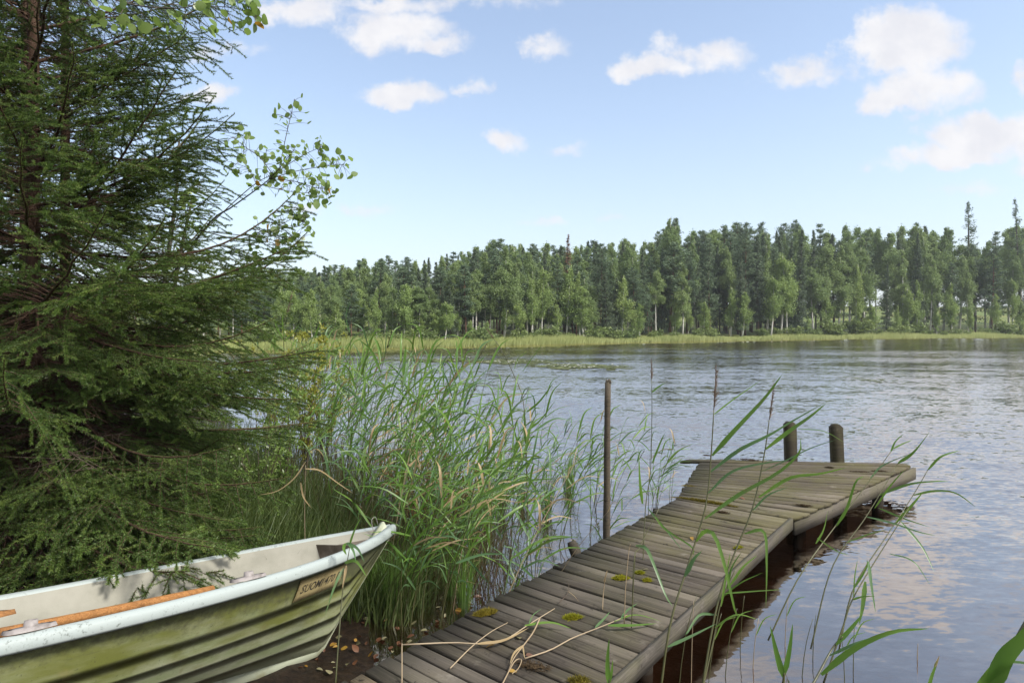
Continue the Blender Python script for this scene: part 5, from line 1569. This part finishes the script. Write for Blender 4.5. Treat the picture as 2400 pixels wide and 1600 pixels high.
# long dry leaves draped at the spruce edge
for k, (lab, pts, wd_) in enumerate([('long pale dry reed leaf arching out over the bed beside the spruce', [(716, 1098, 4.4), (750, 1102, 4.4), (790, 1130, 4.3), (828, 1156, 4.3)], .013),
                                     ('orange dry reed leaf hanging below the pale arching one', [(705, 1130, 4.4), (712, 1165, 4.4), (730, 1190, 4.3)], .015),
                                     ('withered brown reed leaf drooping towards the spruce', [(716, 1082, 4.4), (690, 1120, 4.4), (650, 1150, 4.4), (604, 1160, 4.4)], .011)]):
    q = np.array([pix(*a) for a in pts])
    hand_reed(lab, [(716, 1330, 4.45), (714, 1200, 4.45), (716, 1090, 4.4)], [(pts, wd_, D_)], .003, None, D_, 'reed_stem_dry', 30 + k)

# straight thin sprouts in the near water
r = np.random.default_rng(91)
g = None
for k, (u, v, hh_) in enumerate([(1765, 1540, .30), (1880, 1560, .34), (1980, 1590, .30), (2150, 1520, .10), (1700, 1560, .4), (1735, 1500, .35), (1840, 1490, .3), (1905, 1520, .28), (2000, 1540, .26), (1620, 1590, .5), (1660, 1585, .42), (1590, 1600, .55)]):
    c = pixz(u, v + 25, 0)
    g = Geo(); ln = r.normal(.10, .12)
    tube(g, curve([(0, 0, -.25), (0, 0, 0), (ln * hh_ * .4, 0, hh_ * .6), (ln * hh_, 0, hh_)], 7), np.linspace(.0035, .0015, 7), 5)
    root = empty('water_sprout', c, 'thin bare reed sprout standing in the brown shallows', 'reed', 'bare sprouts in the near shallows')
    obj('stem', g.build('stem', [M['reed_stem' if k % 3 else 'reed_stem_dry']], True), root)
    if k % 2 == 0 and hh_ > .2:
        g = Geo(); tp_ = np.array([ln * hh_ * .5, 0, hh_ * .65]); leaf_strip(g, [tp_, tp_ + np.array([.05, 0, .10]), tp_ + np.array([.13, 0, .13])], .010, (0, -1, .4), 8)
        obj('leaf', g.build('leaf', [M['reed_leaf']], True), root)

# ------------------------------------------------------------------ sedge tufts, grass, shrubs
def sedge_proto(seed, n, h, spread, mat='sedge', wd_=.005):
    r = np.random.default_rng(seed); g = Geo()
    for k in range(n):
        a = r.uniform(0, 6.28); q = r.uniform(0, 1) ** .6
        b = np.array([math.cos(a), math.sin(a), 0]) * spread * .22 * q
        L_ = h * r.uniform(.55, 1.1); o_ = np.array([math.cos(a), math.sin(a), 0]) * spread * q * r.uniform(.4, 1.2) + np.array([.10, 0, 0]) * h * r.uniform(0, 1)
        leaf_strip(g, [b, b + o_ * .35 + np.array([0, 0, L_ * .6]), b + o_ + np.array([0, 0, L_ * r.uniform(.75, 1.0)])], wd_ * r.uniform(.7, 1.4), unit(np.array([r.normal(0, .6), -1, .3])), 6, .2)
    return g.build('sedge_tuft', [M[mat]])
SG = [sedge_proto(700 + q, 85, .62, .20) for q in range(4)]
r = np.random.default_rng(101)
sp_ = [(880, 1420), (905, 1440), (930, 1425), (900, 1400), (955, 1400), (985, 1345), (1010, 1330), (1065, 1425), (1035, 1395), (870, 1390), (925, 1370), (960, 1350), (1000, 1300), (1120, 1240), (1150, 1210), (1200, 1190), (1085, 1285),
       (840, 1420), (1330, 1150), (1100, 1200), (1060, 1240), (1020, 1260), (980, 1290), (1255, 1210)]
for k, (u, v) in enumerate(sp_):
    c = pixz(u * DS if u < 1300 else u, v, 0.0)
    o = obj('sedge_tuft', SG[k % 4], None, (c[0], c[1], -.04), 'bright green sedge tuft with thin upright blades between boat bow and dock', 'sedge', 'sedge tufts off the boat bow')
    o.rotation_euler = (0, 0, r.uniform(-.8, .8)); s_ = r.uniform(.6, 1.05); o.scale = (s_, s_, s_)
# uncountable thin grass behind the boat and under the reeds
n = 15000
Y = r.uniform(4.35, 13, n) ** 1.0
Y = 4.35 + (Y - 4.35) * r.uniform(.25, 1, n)
xl = np.interp(Y, [4.3, 5.0, 6.5, 9, 13], [-2.5, -2.7, -3.3, -4.9, -7.2]); xr = np.interp(Y, [4.3, 5.5, 7.2, 9, 13], [-.75, -.25, -.25, -1.2, -3.0])
x = xl + (xr - xl) * r.uniform(0, 1, n) ** 1.4
z = np.minimum(ground_z(x, Y), .3) - .02
hh = r.uniform(.15, .6, n) * np.interp(x - xl, [0, .6, 2], [1.0, 1.15, .8])
base = np.stack([x, Y, z], 1); lean = np.stack([r.normal(.12, .32, n), r.normal(0, .28, n), np.ones(n)], 1) * hh[:, None]
mid = base + lean * .55 * np.array([.6, .6, 1]); tip = base + lean
s_ = np.stack([np.ones(n), r.normal(0, .5, n), np.zeros(n)], 1) * r.uniform(.0022, .0055, n)[:, None]
V = np.stack([base - s_, base + s_, mid + s_ * .8, mid - s_ * .8, tip], 1).reshape(-1, 3)
k5 = np.arange(n)[:, None] * 5
obj('marsh_grass', mesh('marsh_grass', V, [np.concatenate([k5 + 3, k5 + 2, k5 + 4], 1), np.concatenate([k5, k5 + 1, k5 + 2, k5 + 3], 1)], M['marsh_grass']), label='dense thin marsh grass behind the boat and under the reeds', cat='grass', kind='stuff')

# dead brown stalks at the foot of the bed: far too many to count
n = 900
Y = r.uniform(4.7, 9.5, n); xl = np.interp(Y, [4.2, 5, 6.5, 9.5], [-.9, -1.3, -2.0, -3.6]); xr = np.interp(Y, [4.2, 5.5, 7.2, 9.5], [-.45, .05, .15, -1.4])
x = xl + (xr - xl) * r.uniform(0, 1, n); hh = r.uniform(.1, .6, n) * np.where(r.random(n) < .15, 1.5, 1)
base = np.stack([x, Y, np.full(n, -.06)], 1); tip = base + np.stack([r.normal(.05, .22, n), r.normal(0, .18, n), np.ones(n)], 1) * hh[:, None]
s_ = np.stack([np.ones(n), np.zeros(n), np.zeros(n)], 1) * r.uniform(.0018, .0034, n)[:, None]
obj('dead_stalk_litter', mesh('dead_stalk_litter', np.stack([base - s_, base + s_, tip + s_ * .6, tip - s_ * .6], 1).reshape(-1, 3), np.arange(4 * n).reshape(-1, 4), M['dead_stalk']), label='tangle of thin brown dead stalks at the foot of the reeds', cat='dead stalks', kind='stuff')

def small_shrub(name, c, h, wd_, n, mat, label, seed, leafL=.035):
    r = np.random.default_rng(seed); root = empty(name, c, label, 'shrub')
    g = Geo(); ends = []
    for k in range(14):
        a = r.uniform(0, 6.28); l_ = wd_ * r.uniform(.3, 1)
        e = np.array([math.cos(a) * l_, math.sin(a) * l_, h * r.uniform(.6, 1.05)])
        cc = curve([(0, 0, -.1), e * np.array([.35, .35, .5]), e], 8); tube(g, cc, np.linspace(.006, .0015, 8), 4, cap=False); ends.append(cc)
    obj('stem', g.build('stem', [M['dead_twig']], True), root)
    g = Geo()
    for k in range(n):
        cc = ends[int(r.integers(0, 14))]; p = cc[int(r.integers(2, 8))] + r.normal(0, .02, 3)
        d = unit(r.normal(size=3) + np.array([0, 0, .6])); s_ = unit(np.cross(d, r.normal(size=3))) * leafL * .22; L_ = leafL * r.uniform(.6, 1.2)
        g.add([p, p + d * L_ * .45 + s_, p + d * L_, p + d * L_ * .45 - s_], None, [(0, 1, 2, 3)])
    obj('foliage', g.build('foliage', [M[mat]]), root)
    return root
c = pix(1040, 1180, 5.6); small_shrub('bog_shrub', (c[0], c[1], 0), .95, .42, 900, 'bog_shrub', 'rusty orange-leaved shrub in the middle of the reed bed', 1)
c = pix(985, 1180, 5.9); small_shrub('bog_shrub', (c[0], c[1], 0), .85, .42, 700, 'bog_shrub', 'olive and brown shrub beside the rusty one in the reed bed', 2)
c = pix(715, 1000, 8.3); small_shrub('willow_shrub', (c[0], c[1], .05), 2.05, .5, 1500, 'willow_yellow', 'yellowing willow shrub rising above the reeds beside the spruce', 3, .06)
c = pix(760, 1000, 9.2); small_shrub('willow_shrub', (c[0], c[1], .05), 1.8, .55, 1300, 'willow_yellow', 'lower yellow-green willow shrub behind the reeds', 4, .06)
c = pix(665, 1000, 7.0); small_shrub('leafy_shrub', (c[0], c[1], .05), 1.75, .55, 1500, 'aspen_leaf', 'fresh green leafy shrub between spruce sprays and reeds', 6, .05)
c = pix(610, 1000, 6.4); small_shrub('leafy_shrub', (c[0], c[1], .1), 1.3, .5, 1200, 'aspen_leaf', 'lower green leafy shrub under the long spruce sprays', 7, .045)
c = pix(640, 1000, 9.5); small_shrub('willow_shrub', (c[0], c[1], .1), 1.7, .7, 1500, 'willow_yellow', 'willow shrub half hidden behind the spruce sprays', 5, .05)

# ------------------------------------------------------------------ fallen leaves and dry debris
r = np.random.default_rng(55)
FL = {}
for nm in ('fallen_yellow', 'fallen_brown', 'fallen_pale'):
    FL[nm] = []
    for q in range(3):
        V, Q = leaf_round(800 + q, .05); g = Geo(); g.add(V * np.array([1.05, [.75, .95, .6][q], 1.3]), None, Q); FL[nm].append(g.build('fallen_leaf', [M[nm]]))
LB_ = {'fallen_yellow': 'yellow fallen leaf lying on the dark wet mud by the boat', 'fallen_brown': 'reddish brown fallen leaf lying on the dark wet mud by the boat', 'fallen_pale': 'pale fallen leaf lying on the dark wet mud by the boat'}
cnt = 0
while cnt < 84:
    u = r.uniform(690, 1130); v = r.uniform(1370, 1600)
    if cnt % 5 == 0: u = r.uniform(720, 1000); v = r.uniform(1400, 1600)
    edge = 1600 - .5315 * (u - 816)       # dock's left edge
    if v > edge - 14 or u < 760 + (1526 - v) * .45 - 40: continue
    c = pixz(u, v, 0.0); zg = max(gz(c[0], c[1]), .0)
    nm = ['fallen_yellow', 'fallen_brown', 'fallen_brown', 'fallen_pale'][int(r.integers(0, 4))]
    o = obj('fallen_leaf', FL[nm][cnt % 3], None, (c[0], c[1], zg + .012), LB_[nm], 'leaf', nm.replace('fallen_', '') + ' leaves fallen by the boat')
    o.rotation_euler = (r.normal(0, .3), r.normal(0, .3), r.uniform(0, 6.28)); s_ = r.uniform(.5, 1.3); o.scale = (s_, s_, s_)
    cnt += 1
for (u, v, nm, lab) in [(1160, 1510, 'fallen_yellow', 'tan curled leaf lying among the dry stalks on the dock'), (1218, 1496, 'fallen_pale', 'pale green leaf by the dry stalks on the dock'), (1232, 1535, 'fallen_brown', 'reddish leaf at the fork of the dry stalks on the dock'),
                        (1190, 1572, 'fallen_yellow', 'brown crumpled leaf at the near end of the dry stalks'), (1735, 1165, 'fallen_brown', 'small red leaf by the moss strip on the dock'), (1620, 1257, 'fallen_yellow', 'orange leaf on the dock walkway beside a tall reed'), (1520, 1333, 'fallen_pale', 'pale leaf under the bent dry leaf on the dock')]:
    c = deck(u, v, .008); o = obj('fallen_leaf', FL[nm][0], None, c, lab, 'leaf'); o.rotation_euler = (.2, .1, r.uniform(0, 6)); 
def deck_stalk(label, pts, rs, mat='reed_stem_dry', leaves=()):
    """dry reed stalk lying on the deck; pts (u, v, lift)"""
    q = np.array([deck(u, v, l_ + rs) for (u, v, l_) in pts]); base = q[0].copy()
    root = empty('dry_stalk', base, label, 'reed stalk')
    g = Geo(); tube(g, curve(q, 14) - base, np.linspace(rs * 1.05, rs * .55, 14), 5); obj('stem', g.build('stem', [M[mat]], True), root)
    for (lp, wd_, mt_) in leaves:
        g = Geo(); leaf_strip(g, np.array([deck(u, v, l_ + .006) for (u, v, l_) in lp]) - base, wd_ * 1.0, unit(np.array([.1, -.3, 1])), 10, .2)
        obj('leaf', g.build('leaf', [M[mt_]], True), root)
deck_stalk('long straw stalk lying across the left part of the dock', [(942, 1510, .01), (1060, 1505, .008), (1130, 1508, .01), (1180, 1500, .01), (1240, 1462, .03), (1300, 1425, .05)], .0045, 'reed_stem_dry',
           [([(1120, 1508, .02), (1180, 1500, .02), (1240, 1470, .03)], .026, D_), ([(1230, 1465, .03), (1290, 1458, .03), (1340, 1472, .01)], .024, G_), ([(1240, 1460, .04), (1250, 1440, .05), (1270, 1425, .06)], .010, B_)])
deck_stalk('thin straw standing upright at the dock edge', [(942, 1600, 0), (942, 1510, .10), (942, 1500, .14)], .003)
deck_stalk('slanting dry stalk crossing the dock towards the moss', [(1055, 1565, .006), (1105, 1515, .008), (1150, 1480, .008), (1190, 1458, .01)], .0035)
deck_stalk('forked pale dry stalk in the middle of the dock', [(1265, 1448, .05), (1250, 1480, .03), (1228, 1510, .02), (1205, 1540, .01), (1192, 1570, .005)], .0045, 'reed_stem_dry', [([(1225, 1512, .02), (1205, 1530, .02), (1195, 1555, .01)], .016, D_), ([(1225, 1510, .02), (1228, 1530, .01), (1230, 1545, .005)], .010, D_)])
deck_stalk('long green-tipped stalk lying towards the right edge of the dock', [(1230, 1542, .01), (1290, 1522, .01), (1340, 1495, .015), (1390, 1475, .02), (1440, 1455, .03), (1470, 1440, .04)], .0042, 'reed_stem_dry',
           [([(1395, 1470, .02), (1415, 1450, .04), (1430, 1432, .06)], .018, B_), ([(1425, 1465, .02), (1480, 1465, .02), (1540, 1460, .01)], .028, G_), ([(1455, 1450, .03), (1470, 1430, .06), (1495, 1412, .08)], .018, B_), ([(1440, 1455, .03), (1490, 1440, .03), (1550, 1455, .01)], .014, G_)])
deck_stalk('bent dry stalk end nearest the bank on the dock', [(1176, 1605, .01), (1205, 1550, .01), (1222, 1545, .01), (1215, 1565, .006), (1200, 1578, .004)], .0035)
deck_stalk('upright dry reed head standing on the dock beside the yellow moss', [(1412, 1428, 0), (1414, 1390, .08), (1418, 1360, .16), (1422, 1338, .22)], .003, 'reed_stem_dry', [([(1416, 1372, .12), (1418, 1355, .17), (1424, 1335, .22)], .016, D_)])
deck_stalk('small forked twig lying on the dock between the moss clumps', [(1310, 1412, .004), (1330, 1390, .01), (1333, 1370, .02), (1328, 1362, .02)], .0025, 'dead_twig', [([(1332, 1385, .015), (1345, 1395, .01), (1358, 1410, .004)], .004, D_)])
deck_stalk('thin dry stem rising between the planks beside the upright reed head', [(1463, 1462, 0), (1466, 1380, .2), (1474, 1290, .42), (1478, 1275, .46)], .003, 'reed_stem_dry')
deck_stalk('second thin dry stem rising between the planks of the dock', [(1480, 1470, 0), (1484, 1380, .22), (1490, 1290, .44)], .003, 'reed_stem')

# ------------------------------------------------------------------ thin summer haze over the lake
m, t = material('haze_air')
pv = t.n('ShaderNodeVolumePrincipled')
pv.inputs['Color'].default_value = C(.86, .92, 1.0)
pv.inputs['Density'].default_value = .00045
pv.inputs['Anisotropy'].default_value = .1
o_ = t.n('ShaderNodeOutputMaterial'); m.node_tree.links.new(pv.outputs[0], o_.inputs['Volume'])
g = Geo(); box(g, -440, 440, -440, 440, -4, 40)
obj('haze', g.build('haze', [m]), None, None, 'thin pale air over the lake softening the far trees', 'haze', None, 'stuff')
S.cycles.volume_bounces = 0
S.cycles.volume_step_rate = 5
